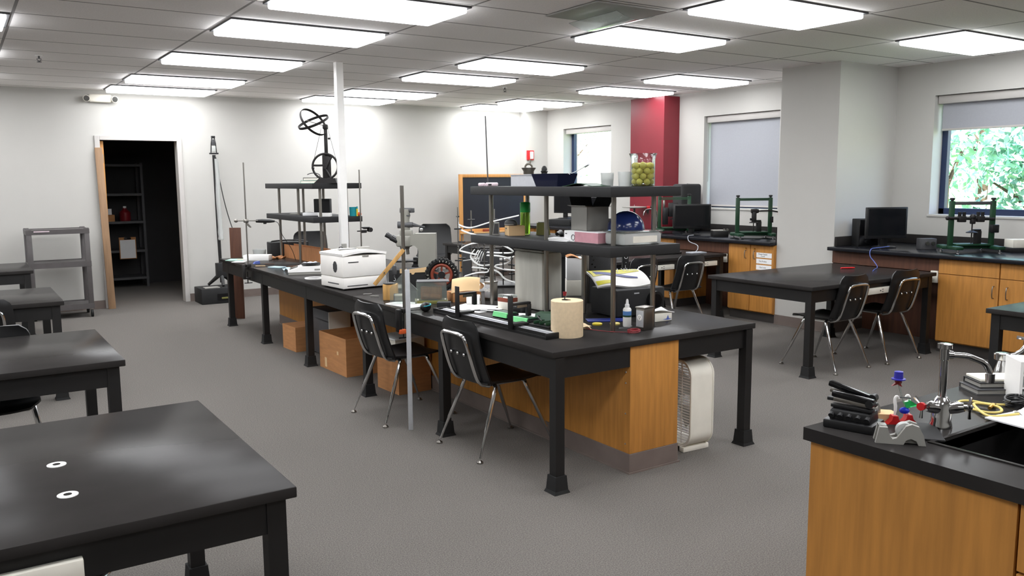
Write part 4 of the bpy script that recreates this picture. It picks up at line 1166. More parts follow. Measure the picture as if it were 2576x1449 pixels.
def carrier(label, x, y):
    t = thing('optics_carrier', label, 'carrier', (x, y, TT + 0.0345), 0.045, 'carriers on the optical track')
    MB().b2((-0.052, -0.03, 0), (0.052, 0.03, 0.012), bev=0.002).b2((-0.060, -0.022, -0.02), (-0.0525, 0.022, 0.17), bev=0.002).build('upright', 'black_paint', t)
    MB().b2((-0.0525, -0.015, 0.115), (0.08, 0.012, 0.128), bev=0.003).b2((0.058, -0.015, 0.045), (0.082, 0.012, 0.1155), bev=0.002).build('arm', 'black_plastic', t)
    MB().b2((-0.02, -0.017, 0.100), (0.05, -0.010, 0.1145)).build('index_plate', 'steel', t)
carrier('black bracket on the optical track nearer the paper roll', 2.635, 3.915)
carrier('black bracket on the optical track nearer the black box', 2.610, 4.475)
can = thing('tall_canister', 'tall grey steel canister with rounded edges under the near shelf', 'canister', (3.225, 4.50, TT), 0.0)
MB().b2((-0.085, -0.11, 0), (0.085, 0.22, 0.385), bev=0.022, ).build('body', 'can_grey', can)
MB().b2((-0.087, -0.112, 0.3855), (0.087, 0.222, 0.40), bev=0.006).build('lid', 'grey_paint', can)
MB().tube([(-0.03, 0.03, 0.40), (-0.03, 0.03, 0.418), (0.03, 0.07, 0.418), (0.03, 0.07, 0.40)], 0.004, 6, smooth=1).build('lid_handle', 'steel', can)
pj = thing('projector', 'black projector under the yellow envelope at the near shelf', 'projector', (3.55, 4.02, TT), -0.06)
MB().b2((-0.19, -0.14, 0.006), (0.19, 0.14, 0.175), bev=0.012).build('body', 'black_matte', pj)
MB().cyl((0.10, -0.13, 0.095), (0.10, -0.165, 0.095), 0.062, 0.058, 28).build('lens_barrel', 'black_plastic', pj)
MB().cyl((0.10, -0.165, 0.095), (0.10, -0.168, 0.095), 0.042).build('lens', 'black_gloss', pj)
MB().b2((-0.06, -0.1425, 0.145), (-0.02, -0.1402, 0.153)).build('badge', 'aluminium', pj)
for x in (-0.15, 0.15):
    MB().cyl((x, -0.10, 0), (x, -0.10, 0.0065), 0.014).cyl((x, 0.10, 0), (x, 0.10, 0.0065), 0.014).build('foot', 'rubber', pj)
ev = thing('envelope', 'yellow, blue and white printed plastic package on the projector', 'package', (3.50, 4.06, TT + 0.215), FC + 0.30)
ev.rotation_euler = (0.36, 0, FC + 0.30)
MB().grid(lambda u, v: (-0.185 + 0.37 * u, -0.11 + 0.22 * v, 0.016 + 0.016 * math.sin(v * PI) + 0.010 * math.sin(u * 7) * (1 - v)), 14, 10, 0.012).build('sleeve', 'white_plastic', ev)
def on_ev(poly, nm, m, up_):
    return MB().grid(lambda u, v: ((lambda X, Y: (X, Y, 0.0175 + up_ + 0.016 * math.sin((Y + 0.11) / 0.22 * PI) + 0.010 * math.sin((X + 0.185) / 0.37 * 7) * (1 - (Y + 0.11) / 0.22)))(*poly(u, v))), 14, 8, 0.0008).build(nm, m, ev)
on_ev(lambda u, v: (-0.175 + 0.345 * u, 0.105 - v * (0.05 + 0.06 * (1 - u))), 'yellow_print', 'yellow_print', 0.0003)
on_ev(lambda u, v: (-0.15 + 0.27 * u, (0.085 - 0.11 * u) - v * (0.065 * (1 - 0.8 * u))), 'blue_print', 'navy_print', 0.0012)
on_ev(lambda u, v: (-0.18 + 0.12 * u, -0.06 - v * 0.04 * (1 - 0.3 * u)), 'yellow_print', 'yellow_print', 0.0003)
text('package_text', 'Vecto', 0.046, 'navy', ev, (0.105, 0.07, 0.0355), (0.05, 0, -0.05), 0.0004)
text('package_text', 'J', 0.046, 'navy', ev, (0.02, 0.072, 0.0355), (0.05, 0, -0.05), 0.0004, shear=0.2)
sb = thing('spray_bottle', 'white pump bottle with blue and green label in front of the projector', 'bottle', (3.225, 3.655, TT))
MB().lathe([(0.022, 0), (0.0245, 0.004), (0.0245, 0.102), (0.020, 0.110), (0.012, 0.112)], n=28).build('body', 'white_plastic', sb)
MB().lathe([(0.0135, 0.112), (0.0135, 0.130), (0.009, 0.134), (0.007, 0.155), (0.004, 0.162)], n=20).build('pump_cap', 'paper', sb)
MB().lathe([(0.0250, 0.068), (0.0250, 0.092)], n=28).build('blue_label', 'sky_blue', sb)
MB().lathe([(0.0251, 0.058), (0.0251, 0.068)], n=28).build('green_label', 'green_paint', sb)
def pedestal_outlet(label, x, y, rz, two=False):
    t = thing('outlet_pedestal', label, 'outlet', (x, y, TT), rz, 'grey metal outlet pedestals fixed to the island')
    MB().b2((-0.04, -0.03, 0), (0.04, 0.03, 0.128), bev=0.004).b2((-0.044, -0.034, 0.125), (0.044, 0.034, 0.135), bev=0.004).build('body', 'steel', t)
    fpl = MB().b2((-0.0425, -0.026, 0.02), (-0.0402, 0.026, 0.115), bev=0.001).build('face_plate', 'aluminium', t)
    for z in ((0.085,) if not two else (0.09, 0.09)):
        pass
    for k, yy in enumerate((-0.0135, 0.0135) if two else (0.0,)):
        o = MB().cyl((-0.0426, yy, 0.075), (-0.0445, yy, 0.075), 0.0125 if two else 0.017, n=22).build('outlet', 'white_plastic', t)
        MB().b2((-0.0452, yy - 0.006, 0.074), (-0.0444, yy - 0.004, 0.082)).b2((-0.0452, yy + 0.004, 0.074), (-0.0444, yy + 0.006, 0.082)).cyl((-0.0444, yy, 0.068), (-0.0452, yy, 0.068), 0.0025).build('outlet_slots', 'black_gloss', o)
    return t
pedestal_outlet('steel outlet box on the island beside the white pump bottle', 3.235, 3.518, 0.15)
pedestal_outlet('steel outlet box with two round sockets behind the optical track', 3.17, 5.06, 0.35, True)
pedestal_outlet('darker steel outlet box just left of the two-socket box', 3.16, 5.30, 0.30)
ts = thing('tissue_box', 'torn white tissue box with blue star mark near the island end', 'tissue box', (3.52, 3.72, TT), -0.03)
MB().b2((-0.085, -0.055, 0), (0.075, 0.055, 0.048), bev=0.003).build('box', 'offwhite', ts)
MB().prism([(0.0, 0.011), (0.03, 0.014), (0.042, 0.036), (0.05, 0.014), (0.072, 0.011), (0.04, 0.006)], -0.0562, -0.0553, 'y').build('star_print', 'cord_blue', ts)
MB().grid(lambda u, v: (-0.10 + 0.19 * u, -0.06 + 0.12 * v, 0.060 + 0.012 * math.sin(u * 4 + v * 3)), 10, 6, 0.004).build('tissues', 'paper', ts)
wr_ = MB()
rb = random.Random(2)
for k in range(6):
    a0 = rb.uniform(0, 6)
    wr_.tube([(0.05 * math.cos(a0 + i * 0.9) * (0.7 + 0.3 * rb.random()) - 0.02, 0.032 * math.sin(a0 + i * 0.9), 0.004 + 0.003 * k + 0.004 * rb.random()) for i in range(8)], 0.0019, 6, smooth=2)
wr_.tube([(-0.04, 0.02, 0.006), (-0.10, 0.10, 0.006), (-0.12, 0.22, 0.006), (-0.10, 0.30, 0.006)], 0.0019, 6, smooth=2)
single('wire_bundle', wr_, 'wire_red', 'bundle of red test wires at the foot of the near shelf post', 'wires', (3.13, 3.475, TT), 0.2)
single('wire_bundle', MB().tube([(0.05 * math.cos(i) - 0.03, 0.03 * math.sin(i), 0.014 + 0.002 * i) for i in range(7)], 0.0028, 6, smooth=2), 'dark_grey', 'grey test wire curled on the red wires', 'wires', (3.10, 3.50, TT + 0.012), 0.2)
single('crumpled_towel', MB().grid(lambda u, v: (-0.05 + 0.10 * u + 0.012 * math.sin(v * 9), -0.035 + 0.07 * v, 0.006 + 0.085 * (1 - u) ** 1.4 * (0.6 + 0.4 * math.sin(v * 5 + 0.5)) + 0.01 * math.sin(u * 9 + v * 7)), 12, 12, 0.003), 'towel_paper', 'crumpled sheet of tan towel beside the paper roll', 'paper', (2.955, 3.745, TT), FC)
for x, y, mm, lb in ((3.12, 3.80, 'yellow', 'round yellow disc on the island in front of the projector'), (3.21, 3.745, 'cord_yellow', 'smaller round yellow disc next to the red wires')):
    single('plastic_disc', MB().lathe([(0.028, 0), (0.03, 0.003), (0.03, 0.009), (0.024, 0.012)], n=24), mm, lb, 'disc', (x, y, TT))
single('printed_sheet', MB().box((0, 0, 0.004), (0.24, 0.1, 0.006), bev=0.001), 'navy_print', 'blue printed card lying under the front of the projector', 'card', (3.26, 3.885, TT), -0.5)
def meter(label, x, y, rz):
    t = thing('circuit_module', label, 'module', (x, y, TT), rz, 'green topped modules on the island')
    MB().b2((-0.035, -0.075, 0), (0.055, 0.075, 0.032), bev=0.004).build('case', 'black_plastic', t)
    MB().b2((-0.03, -0.068, 0.0325), (0.05, 0.068, 0.040), bev=0.002).build('green_top', 'green_case', t)
    MB().prism([(-0.045, 0.012), (-0.03, 0.012), (-0.026, 0.042), (-0.036, 0.040)], -0.066, 0.066, 'y').build('green_edge', 'green_bright', t)
meter('green topped module farther along the optical track', 2.81, 4.33, 0.12)
meter('green topped module nearer the paper roll', 2.795, 4.09, 0.12)
gd = thing('battery_charger', 'black charger with dark green flap beside the paper roll', 'charger', (2.78, 3.86, TT), 0.15)
MB().b2((-0.055, -0.09, 0), (0.06, 0.08, 0.032), bev=0.005).build('case', 'black_plastic', gd)
for y in (-0.055, -0.005, 0.045):
    MB().b2((-0.045, y - 0.004, 0.0325), (0.04, y + 0.004, 0.05), bev=0.002).build('rib', 'green_paint', gd)
MB().b2((-0.02, -0.045, 0.033), (0.03, -0.015, 0.0385)).build('display', 'grey_paint', gd)
single('carry_case', MB().prism([(-0.09, 0), (0.09, 0), (0.07, 0.055), (-0.05, 0.06)], -0.05, 0.05, 'y'), 'green_paint', 'dark green wedge shaped case behind the charger', 'case', (2.93, 4.06, TT), 0.7)
tl = thing('tape_reel', 'white tape reel lying on its side behind the optical track', 'reel', (2.945, 4.93, TT + 0.036), 0.9)
MB().cyl((0, -0.045, 0), (0, 0.045, 0), 0.036, n=28).build('reel', 'white_plastic', tl)
MB().cyl((0, -0.046, 0), (0, -0.0475, 0), 0.012).build('hub', 'steel', tl)
sx = thing('small_box', 'small red and white box with a clear lid behind the optical track', 'box', (3.03, 4.63, TT), 0.2)
MB().b2((-0.04, -0.055, 0), (0.04, 0.055, 0.055), bev=0.003).build('body', 'offwhite', sx)
MB().b2((-0.0405, -0.056, 0.05), (0.0405, 0.056, 0.078), bev=0.003).build('red_band', 'rust_red', sx)
MB().b2((-0.039, -0.054, 0.0785), (0.039, 0.054, 0.10), bev=0.003).build('clear_lid', 'clear_tint', sx)
single('black_clamp', MB().box((0, 0, 0.02), (0.07, 0.12, 0.04), bev=0.006), 'black_plastic', 'black clamp block right of the small red and white box', 'clamp', (3.02, 4.48, TT), 0.1)
single('dark_cable', MB().tube([(2.75, 4.72, TT + 0.004), (2.85, 4.62, TT + 0.006), (2.92, 4.45, TT + 0.004), (2.9, 4.25, TT + 0.004), (2.86, 4.0, TT + 0.045), (2.77, 3.93, TT + 0.075), (2.73, 3.82, TT + 0.06)], 0.0035, 8, smooth=2).tube([(2.72, 4.66, TT + 0.004), (2.80, 4.70, TT + 0.004), (2.9, 4.66, TT + 0.004), (2.95, 4.56, TT + 0.004)], 0.0035, 8, smooth=2), 'black_plastic', 'black cables snaking between the track and the tall canister', 'cable')
single('paper_sheets', MB().box((0, 0, 0.0015), (0.22, 0.30, 0.003)).box((0.04, 0.05, 0.0042), (0.21, 0.28, 0.002), rz=0.3), 'paper', 'white papers spread out behind the optical track', 'papers', (2.86, 4.76, TT), 0.2)
single('paper_sheets', MB().box((0, 0, 0.0015), (0.18, 0.26, 0.003), rz=0.5), 'paper', 'white sheet by the green modules', 'papers', (3.0, 4.27, TT), 0.2)
mb_ = thing('mount_box', 'matt black box at the far end of the optical track', 'box', (2.665, 4.845, TT), FC)
MB().b2((-0.045, -0.035, 0), (0.045, 0.035, 0.055), bev=0.003).build('body', 'black_matte', mb_)
wc = thing('webcam', 'dark teal round webcam lying by the island edge', 'webcam', (2.53, 4.85, TT), 0.3)
MB().sphere((0, 0, 0.032), 0.036, 20, (1.15, 0.8, 0.9)).build('body', 'black_plastic', wc)
MB().ring((0, 0, 0.045), 0.034, 0.004, 28, 6, (1.1, 0, 0.2), (0, 1, 0)).build('trim', 'teal', wc)
MB().tube([(0.03, 0.02, 0.02), (-0.05, 0.06, 0.008), (-0.06, 0.16, 0.006), (0.0, 0.2, 0.006)], 0.003, 6, smooth=2).build('cord', 'black_plastic', wc)
# beyond the shelf, right half of the island top
wx = thing('white_carton', 'stacked white cartons behind the tall canister', 'box', (3.82, 4.93, TT), FC)
MB().b2((-0.06, -0.08, 0), (0.06, 0.08, 0.115), bev=0.003).build('lower_carton', 'offwhite', wx)
MB().b2((-0.058, -0.078, 0.1155), (0.058, 0.078, 0.28), bev=0.003).build('upper_carton', 'paper', wx)
MB().grid(lambda u, v: (-0.06 + 0.12 * u, -0.08 + 0.16 * v, 0.288 + 0.012 * math.sin(u * 5)), 6, 4, 0.004).build('loose_flap', 'cardboard', wx)
bd = thing('card_reader', 'black device with a blue top strip behind the tall canister', 'device', (3.88, 5.10, TT + 0.0), FC)
MB().b2((-0.07, -0.03, 0), (0.07, 0.06, 0.33)).b2((-0.07, -0.055, 0.27), (0.07, 0.06, 0.365), bev=0.004).build('body', 'black_matte', bd)
MB().b2((-0.071, -0.057, 0.3655), (0.071, 0.061, 0.415), bev=0.002).build('blue_strip', 'sky_blue', bd)
ip = thing('instrument_panel', 'upright grey metal instrument panel behind the projector', 'instrument', (3.72, 4.48, TT), FC)
MB().b2((-0.09, 0, 0), (0.10, 0.10, 0.41), bev=0.003).build('panel_body', 'dark_grey', ip)
MB().b2((-0.14, -0.01, 0), (-0.092, 0.06, 0.42), bev=0.003).b2((-0.128, -0.014, 0.10), (-0.112, -0.010, 0.20)).b2((-0.128, -0.014, 0.23), (-0.112, -0.010, 0.37)).build('side_rail', 'steel', ip)
ir = MB().b2((0.145, 0.0, 0), (0.185, 0.08, 0.42), bev=0.003).build('lettered_strip', 'black_matte', ip, label='black upright strip with white letters')
for k, chh in enumerate(['=', '=', 'O', '-', 'L', 'C']):
    text('strip_letter', chh, 0.034, 'paper', ir, (0.165, -0.0012, 0.385 - 0.034 * k), (PI / 2, 0, 0), 0.0004)
sp_ = MB()
for x, z in ((-0.07, 0.33), (-0.06, 0.30), (-0.07, 0.27), (-0.05, 0.25), (-0.075, 0.22), (-0.06, 0.35), (0.05, 0.39), (0.075, 0.385)):
    sp_.cyl((x, -0.0005, z), (x, -0.002, z), 0.006, n=10)
sp_.build('knobs', 'black_gloss', ip)
# ---------------------------------------------------------------- printer and neighbours on the island
pr_ = thing('laser_printer', 'white laser printer in the middle of the island', 'printer', (2.672, 6.374, TT), 0.10)
pr_.scale = (1.14, 1.14, 1.10)
MB().b2((-0.17, -0.165, 0.012), (0.17, 0.17, 0.09), bev=0.005).build('paper_tray', 'printer_white', pr_)
bp2 = MB().b2((-0.172, -0.167, 0.092), (0.172, 0.172, 0.245), bev=0.008)
bp2.build('body', 'printer_white', pr_)
tpo = MB().grid(lambda u, v: (-0.175 + 0.35 * u, -0.17 + 0.345 * v, 0.262 + 0.02 * math.sin(u * PI) * (1 - v * 0.4) - 0.0), 14, 8, 0.018)
tpo.build('top_cover', 'white_plastic', pr_)
MB().grid(lambda u, v: (-0.10 + 0.18 * u, -0.02 + 0.16 * v, 0.2755 - 0.0 + 0.004 * math.sin(u * PI)), 6, 5, 0.003).build('output_tray', 'offwhite', pr_)
MB().b2((-0.11, 0.0, 0.279), (0.03, 0.02, 0.283)).build('output_slot', 'dark_grey', pr_)
MB().box((0.10, 0.03, 0.285), (0.09, 0.05, 0.012), bev=0.004, rot=(0, 0, -0.15)).build('control_panel', 'grey_paint', pr_)
vt = MB()
for k in range(9):
    hgt_ = 0.05 * math.sqrt(max(0.05, 1 - ((k - 4) / 4.6) ** 2))
    vt.box((-0.1725, -0.055 + (k - 4) * 0.0068, 0.165), (0.003, 0.003, 2 * hgt_ * 0.82))
vt.build('vent', 'dark_grey', pr_)
MB().b2((-0.13, -0.1690, 0.197), (-0.05, -0.1672, 0.204)).build('badge', 'dark_grey', pr_)
MB().b2((-0.02, -0.172, 0.236), (0.03, -0.166, 0.246), bev=0.002).build('cover_latch', 'grey_paint', pr_)
MB().b2((-0.14, -0.167, 0.028), (0.02, -0.1655, 0.034)).b2((-0.1722, -0.1, 0.04), (-0.1705, 0.06, 0.047)).build('tray_grip', 'dark_grey', pr_)
for x in (-0.14, 0.14):
    MB().box((x, -0.13, 0.006), (0.03, 0.03, 0.012)).box((x, 0.13, 0.006), (0.03, 0.03, 0.012)).build('foot', 'rubber', pr_)
MB().tube([(0.17, -0.08, 0.2), (0.185, -0.08, 0.215), (0.182, -0.08, 0.25), (0.175, -0.06, 0.255)], 0.004, 6, smooth=1).build('side_catch', 'offwhite', pr_)
single('white_cable', MB().tube([(0.08, 0.02, 0.005), (0.0, 0.10, 0.005), (-0.09, 0.08, 0.005), (-0.10, -0.02, 0.005), (-0.02, -0.06, 0.005), (0.07, -0.04, 0.005)], 0.006, 8, smooth=2), 'white_plastic', 'loop of white cable between the scale and the printer', 'cable', (2.63, 7.10, TT))
sl = thing('balance_scale', 'white lab balance on the island left of the printer', 'scale', (2.685, 7.60, TT), FC + 0.25)
MB().prism([(-0.14, 0.022), (0.17, 0.022), (0.17, 0.075), (-0.02, 0.075), (-0.14, 0.038)], -0.10, 0.10, 'y').build('body', 'white_plastic', sl)
MB().b2((-0.135, -0.095, 0), (0.165, 0.095, 0.0215)).build('base', 'grey_paint', sl)
MB().grid(lambda u, v: (-0.125 + 0.075 * u, -0.06 + 0.12 * v, 0.0455 + 0.0232 * u), 2, 2, 0.002).build('display', 'black_gloss', sl)
MB().cyl((0.07, 0, 0.0755), (0.07, 0, 0.086), 0.045).box((0.07, 0, 0.089), (0.17, 0.17, 0.007), bev=0.003).build('weighing_pan', 'black_matte', sl)
MB().b2((0.10, -0.102, 0.035), (0.15, -0.1003, 0.05)).build('badge', 'grey_paint', sl)
single('shiny_wrapper', MB().grid(lambda u, v: (-0.06 + 0.12 * u, -0.05 + 0.10 * v, 0.004 + 0.006 * math.sin(u * 11) * math.sin(v * 9) + 0.006), 10, 10, 0.002), 'aluminium', 'crinkled silver wrapper lying on the balance pan', 'wrapper', (2.75, 7.565, TT + 0.0935), 0.4)
single('wire_hoop', MB().tube([(-0.07, 0, 0.0), (-0.07, 0, 0.055), (0.07, 0, 0.055), (0.07, 0, 0.0)], 0.0022, 6), 'dark_grey', 'thin wire hoop standing behind the balance pan', 'wire', (2.80, 7.76, TT), FC)
single('plastic_bag', MB().grid(lambda u, v: (-0.06 + 0.12 * u, -0.05 + 0.1 * v, 0.02 + 0.014 * math.sin(u * 8 + v * 3) * math.sin(v * 7)), 12, 12, 0.006), 'pale_blue', 'pale blue bag lying behind the balance', 'bag', (2.67, 7.93, TT), 0.2)
single('white_card', MB().box((0, 0, 0.004), (0.10, 0.16, 0.008), bev=0.002), 'pale_blue', 'pale blue folded card between the bag and the white box', 'card', (2.66, 8.30, TT), 0.5)
single('blue_clip', MB().prism([(-0.035, 0), (0.035, 0), (0.03, 0.028), (-0.02, 0.02)], -0.015, 0.015, 'y'), 'cord_blue', 'small bright blue clip in front of the white box', 'clip', (2.61, 8.82, TT), 0.2)
for k, (x, y) in enumerate([(2.56, 8.52), (2.70, 8.66)]):
    single('pencil', MB().cyl((-0.05, 0, 0.004), (0.05, 0, 0.004), 0.004, n=8), 'kraft_light' if k == 0 else 'plank_dark', ['pale pencil lying nearer the table edge', 'dark pencil lying behind the blue clip'][k], 'pencil', (x, y, TT), FC)
single('white_box', MB().b2((-0.14, -0.07, 0), (0.14, 0.07, 0.062), bev=0.004), 'white_plastic', 'low white box at the far left corner of the island', 'box', (2.74, 9.20, TT), FC)
lf_ = thing('leaflet', 'pale green and orange leaflets under the low white box', 'leaflet', (2.57, 9.40, TT), FC)
MB().box((0, 0, 0.002), (0.20, 0.20, 0.004)).build('sheet', 'pale_green', lf_)
MB().box((0.03, 0.02, 0.0045), (0.07, 0.03, 0.001)).build('orange_print', 'orange', lf_)
single('white_sheet', MB().box((0, 0, 0.0015), (0.13, 0.14, 0.003)), 'paper', 'white sheet at the far left corner of the island', 'paper', (2.525, 9.15, TT), FC)
pb = thing('plastic_tub', 'clear plastic tub behind the low white box', 'tub', (2.87, 9.56, TT))
MB().shell([(0.001, 0.003), (0.06, 0.003), (0.072, 0.09), (0.077, 0.09), (0.075, 0.084), (0.063, 0.0005), (0.001, 0.0005)], n=28).build('wall', 'frosted', pb)
single('rubber_scraps', MB().grid(lambda u, v: (-0.08 + 0.16 * u, -0.05 + 0.1 * v, 0.02 + 0.016 * math.sin(u * 9) * math.cos(v * 8)), 12, 8, 0.012), 'walnut_light', 'brown scraps and tools left of the long cardboard trough', 'scraps', (2.98, 9.25, TT), 0.3)
ps = thing('power_supply', 'black bench power supply with a white dial at the island end', 'power supply', (3.20, 9.55, TT), -0.1)
MB().b2((-0.22, -0.10, 0.005), (0.22, 0.10, 0.165), bev=0.006).build('case', 'black_matte', ps)
MB().b2((-0.05, -0.106, 0.04), (0.035, -0.1005, 0.125), bev=0.002).build('dial_face', 'offwhite', ps)
MB().cyl((-0.008, -0.1062, 0.05), (-0.008, -0.110, 0.05), 0.012).build('dial_knob', 'dark_grey', ps)
MB().b2((0.08, -0.106, 0.105), (0.13, -0.1005, 0.13)).build('label_patch', 'offwhite', ps)
MB().tube([(-0.20, -0.02, 0.165), (-0.18, -0.02, 0.18), (0.05, -0.02, 0.185), (0.18, -0.02, 0.172)], 0.008, 8, smooth=1).build('carry_handle', 'black_plastic', ps)
MB().b2((-0.20, -0.09, 0), (-0.17, 0.09, 0.0055)).b2((0.17, -0.09, 0), (0.20, 0.09, 0.0055)).build('foot', 'rubber', ps)
tg = thing('cardboard_trough', 'long brown cardboard trough under the far shelf', 'box', (3.19, 8.90, TT), 0.05)
b = MB()
b.b2((-0.06, -0.50, 0), (0.06, 0.50, 0.004)); b.b2((-0.06, -0.50, 0.004), (-0.056, 0.50, 0.15)); b.b2((0.056, -0.50, 0.004), (0.06, 0.50, 0.15)); b.b2((-0.056, -0.50, 0.004), (0.056, -0.496, 0.12)); b.b2((-0.056, 0.496, 0.004), (0.056, 0.50, 0.13))
b.build('body', 'walnut_light', tg, False)
# far shelf
gy = thing('hoop_spinner', 'black hand cranked hoop spinner on the far shelf top', 'apparatus', (3.13, 8.075, FZ1 + 0.0552), FC)
MB().prism([(-0.115, 0), (0.115, 0), (0.10, 0.05), (-0.06, 0.05)], -0.07, 0.07, 'y').build('base', 'cast_iron', gy)
wh = MB().ring((0, -0.045, 0.165), 0.125, 0.011, 48, 8, (1, 0, 0), (0, 0, 1))
for k in range(3):
    q = 0.4 + k * 2 * PI / 3
    wh.tube([(0.02 * math.cos(q), -0.045, 0.165 + 0.02 * math.sin(q)), (0.07 * math.cos(q + 0.5), -0.045, 0.165 + 0.07 * math.sin(q + 0.5)), (0.12 * math.cos(q + 0.55), -0.045, 0.165 + 0.12 * math.sin(q + 0.55))], 0.010, 8, smooth=1)
wh.cyl((0, -0.03, 0.165), (0, -0.06, 0.165), 0.022)
w_o = wh.build('wheel', 'cast_iron', gy)
MB().cyl((-0.115, -0.05, 0.15), (-0.115, -0.10, 0.15), 0.010).build('crank_handle', 'cast_iron', w_o)
MB().box((0.008, -0.01, 0.16), (0.085, 0.025, 0.24), bev=0.01).box((0.008, -0.01, 0.40), (0.034, 0.025, 0.28), bev=0.006).box((0.008, -0.01, 0.555), (0.05, 0.05, 0.05), bev=0.01).cyl((0.03, -0.01, 0.44), (0.05, -0.01, 0.44), 0.01).build('column', 'cast_iron', gy)
cH = Vector((-0.10, -0.05, 0.60))
ax = Vector((-0.80, 0, 0.18)).normalized()
hp = MB()
u1 = Vector((0.62, 0.0, -0.78)); v1 = Vector((0.30, 0.93, 0.24))
u3 = Vector((0.95, 0.0, 0.32)); v3 = Vector((-0.10, 0.94, 0.33))
hp.ring(cH, 0.155, 0.004, 56, 6, u1, (v1 - u1 * u1.normalized().dot(v1) / u1.length), w=0.014)
hp.build('hoop', 'cast_iron', gy)
MB().ring(cH, 0.155, 0.004, 56, 6, u3, (v3 - u3 * u3.normalized().dot(v3) / u3.length), w=0.014).build('hoop', 'cast_iron', gy)
MB().cyl((0.0, -0.01, 0.565), tuple(cH + ax * 0.07), 0.004).build('hoop_axle', 'steel', gy)
MB().tube([(-0.118, -0.045, 0.20), (-0.03, -0.03, 0.54)], 0.0022, 6).tube([(0.118, -0.045, 0.20), (0.035, -0.03, 0.54)], 0.0022, 6).build('drive_cord', 'dark_grey', gy)
for k, (z, w_, mm, lb) in enumerate([(0.0, 0.22, 'pale_green', 'lower pale book on the far shelf top'), (0.0305, 0.16, 'dark_grey', 'upper dark book on the far shelf top')]):
    t = thing('book', lb, 'book', (3.25, 8.80, FZ1 + 0.0552 + z), FC)
    MB().b2((-w_ / 2, -0.07, 0.003), (w_ / 2 - 0.004, 0.07, 0.027)).build('pages', 'offwhite', t, False)
    MB().b2((-w_ / 2, -0.075, 0), (w_ / 2, 0.075, 0.0029)).b2((-w_ / 2, -0.075, 0.0271), (w_ / 2, 0.075, 0.030)).b2((-w_ / 2 - 0.003, -0.075, 0), (-w_ / 2 - 0.0005, 0.075, 0.03)).build('cover', mm, t, False)
single('curved_hook', MB().tube([(0.06, 0, 0.0), (0.055, 0, 0.03), (0.01, 0, 0.05), (-0.05, 0, 0.045), (-0.08, 0, 0.03)], 0.004, 8, smooth=2), 'black_paint', 'thin black curved hook on top of the books', 'hook', (3.27, 8.78, FZ1 + 0.0552 + 0.061), FC)
FL = FZ0 + 0.0552
bb2 = thing('black_binder', 'upright black box file on the lower board of the far shelf', 'box', (3.28, 8.60, FL), FC)
MB().b2((-0.085, -0.05, 0), (0.085, 0.05, 0.17), bev=0.004).build('body', 'black_matte', bb2)
for k, (x, y, d, mm, lb) in enumerate([(3.12, 8.52, (0.16, 0.10, 0.03), 'paper', 'stack of white papers before the black box file on the far shelf'), (3.14, 8.18, (0.12, 0.10, 0.035), 'white_plastic', 'white binder on the far shelf by the power pole'), (3.10, 8.95, (0.10, 0.12, 0.012), 'grey_paint', 'thin grey papers at the left of the far shelf lower board')]):
    single('paper_stack', MB().b2((-d[0] / 2, -d[1] / 2, 0), (d[0] / 2, d[1] / 2, d[2]), bev=0.002), mm, lb, 'papers', (x, y, FL), FC)
tc_ = thing('cup', 'teal plastic cup on the far shelf right of the power pole', 'cup', (3.40, 8.07, FL))
MB().shell([(0.001, 0.003), (0.034, 0.003), (0.038, 0.092), (0.040, 0.092), (0.036, 0.0005), (0.001, 0.0005)], n=24).build('body', 'teal', tc_)
mk = thing('marker', 'yellow marker standing on end beside the teal cup', 'marker', (3.425, 8.025, FL))
MB().cyl((0, 0, 0), (0, 0, 0.075), 0.009).build('barrel', 'yellow', mk)
MB().cyl((0, 0, 0.075), (0, 0, 0.10), 0.0085, 0.006).build('cap', 'teal', mk)
single('orange_ball', MB().sphere((0, 0, 0.02), 0.022, 16, (1, 1, 0.95)), 'orange', 'small orange round object at the near end of the far shelf', 'ball', (3.445, 8.015, FL))
# stands with rods
def rod_stand(label, x, y, z0, z1, clamp_z, r=0.007):
    t = thing('rod_stand', label, 'rod stand', (x, y, 0), 0, 'steel rods clamped to the island')
    MB().cyl((0, 0, z0), (0, 0, z1), r, n=12).build('rod', 'steel', t)
    MB().box((0, 0, TT + 0.016), (0.05, 0.06, 0.03), bev=0.006).box((-0.045, 0, TT - 0.05), (0.025, 0.05, 0.15), bev=0.005).box((-0.015, 0, TT - 0.115), (0.06, 0.045, 0.02), bev=0.004).build('bench_clamp', 'cast_iron', t)
    MB().cyl((-0.01, 0, TT - 0.17), (-0.01, 0, TT - 0.05), 0.006).cyl((-0.045, 0, TT - 0.165), (0.035, 0, TT - 0.165), 0.0045).build('clamp_screw', 'cast_iron', t)
    return t
r1 = rod_stand('steel rod with torch clamp on the left edge of the island, far end', 2.445, 8.55, TT + 0.02, 1.79, 1.2)
rr_ = MB().cyl((-0.09, 0, 1.21), (0.12, 0, 1.205), 0.006).box((0.0, 0, 1.205), (0.045, 0.035, 0.035), bev=0.006).prism([(0.01, 1.19), (0.05, 1.14), (0.04, 1.135), (0.0, 1.17)], -0.012, 0.012, 'y').sphere((-0.10, 0, 1.21), 0.018, 12, (1.2, 0.4, 1))
rr_.build('cross_clamp', 'steel', r1)
th = thing('hand_sensor', 'black handheld sensor held sideways in the rod clamp', 'sensor', (2.63, 8.53, 1.20), FC)
MB().rings([((-0.09, 0, 0.0), 0.016), ((-0.03, 0, 0.0), 0.020), ((0.05, 0, -0.002), 0.018), ((0.10, 0, -0.004), 0.010)], 14).box((0.0, 0, -0.022), (0.03, 0.02, 0.02), bev=0.004).build('body', 'black_plastic', th)
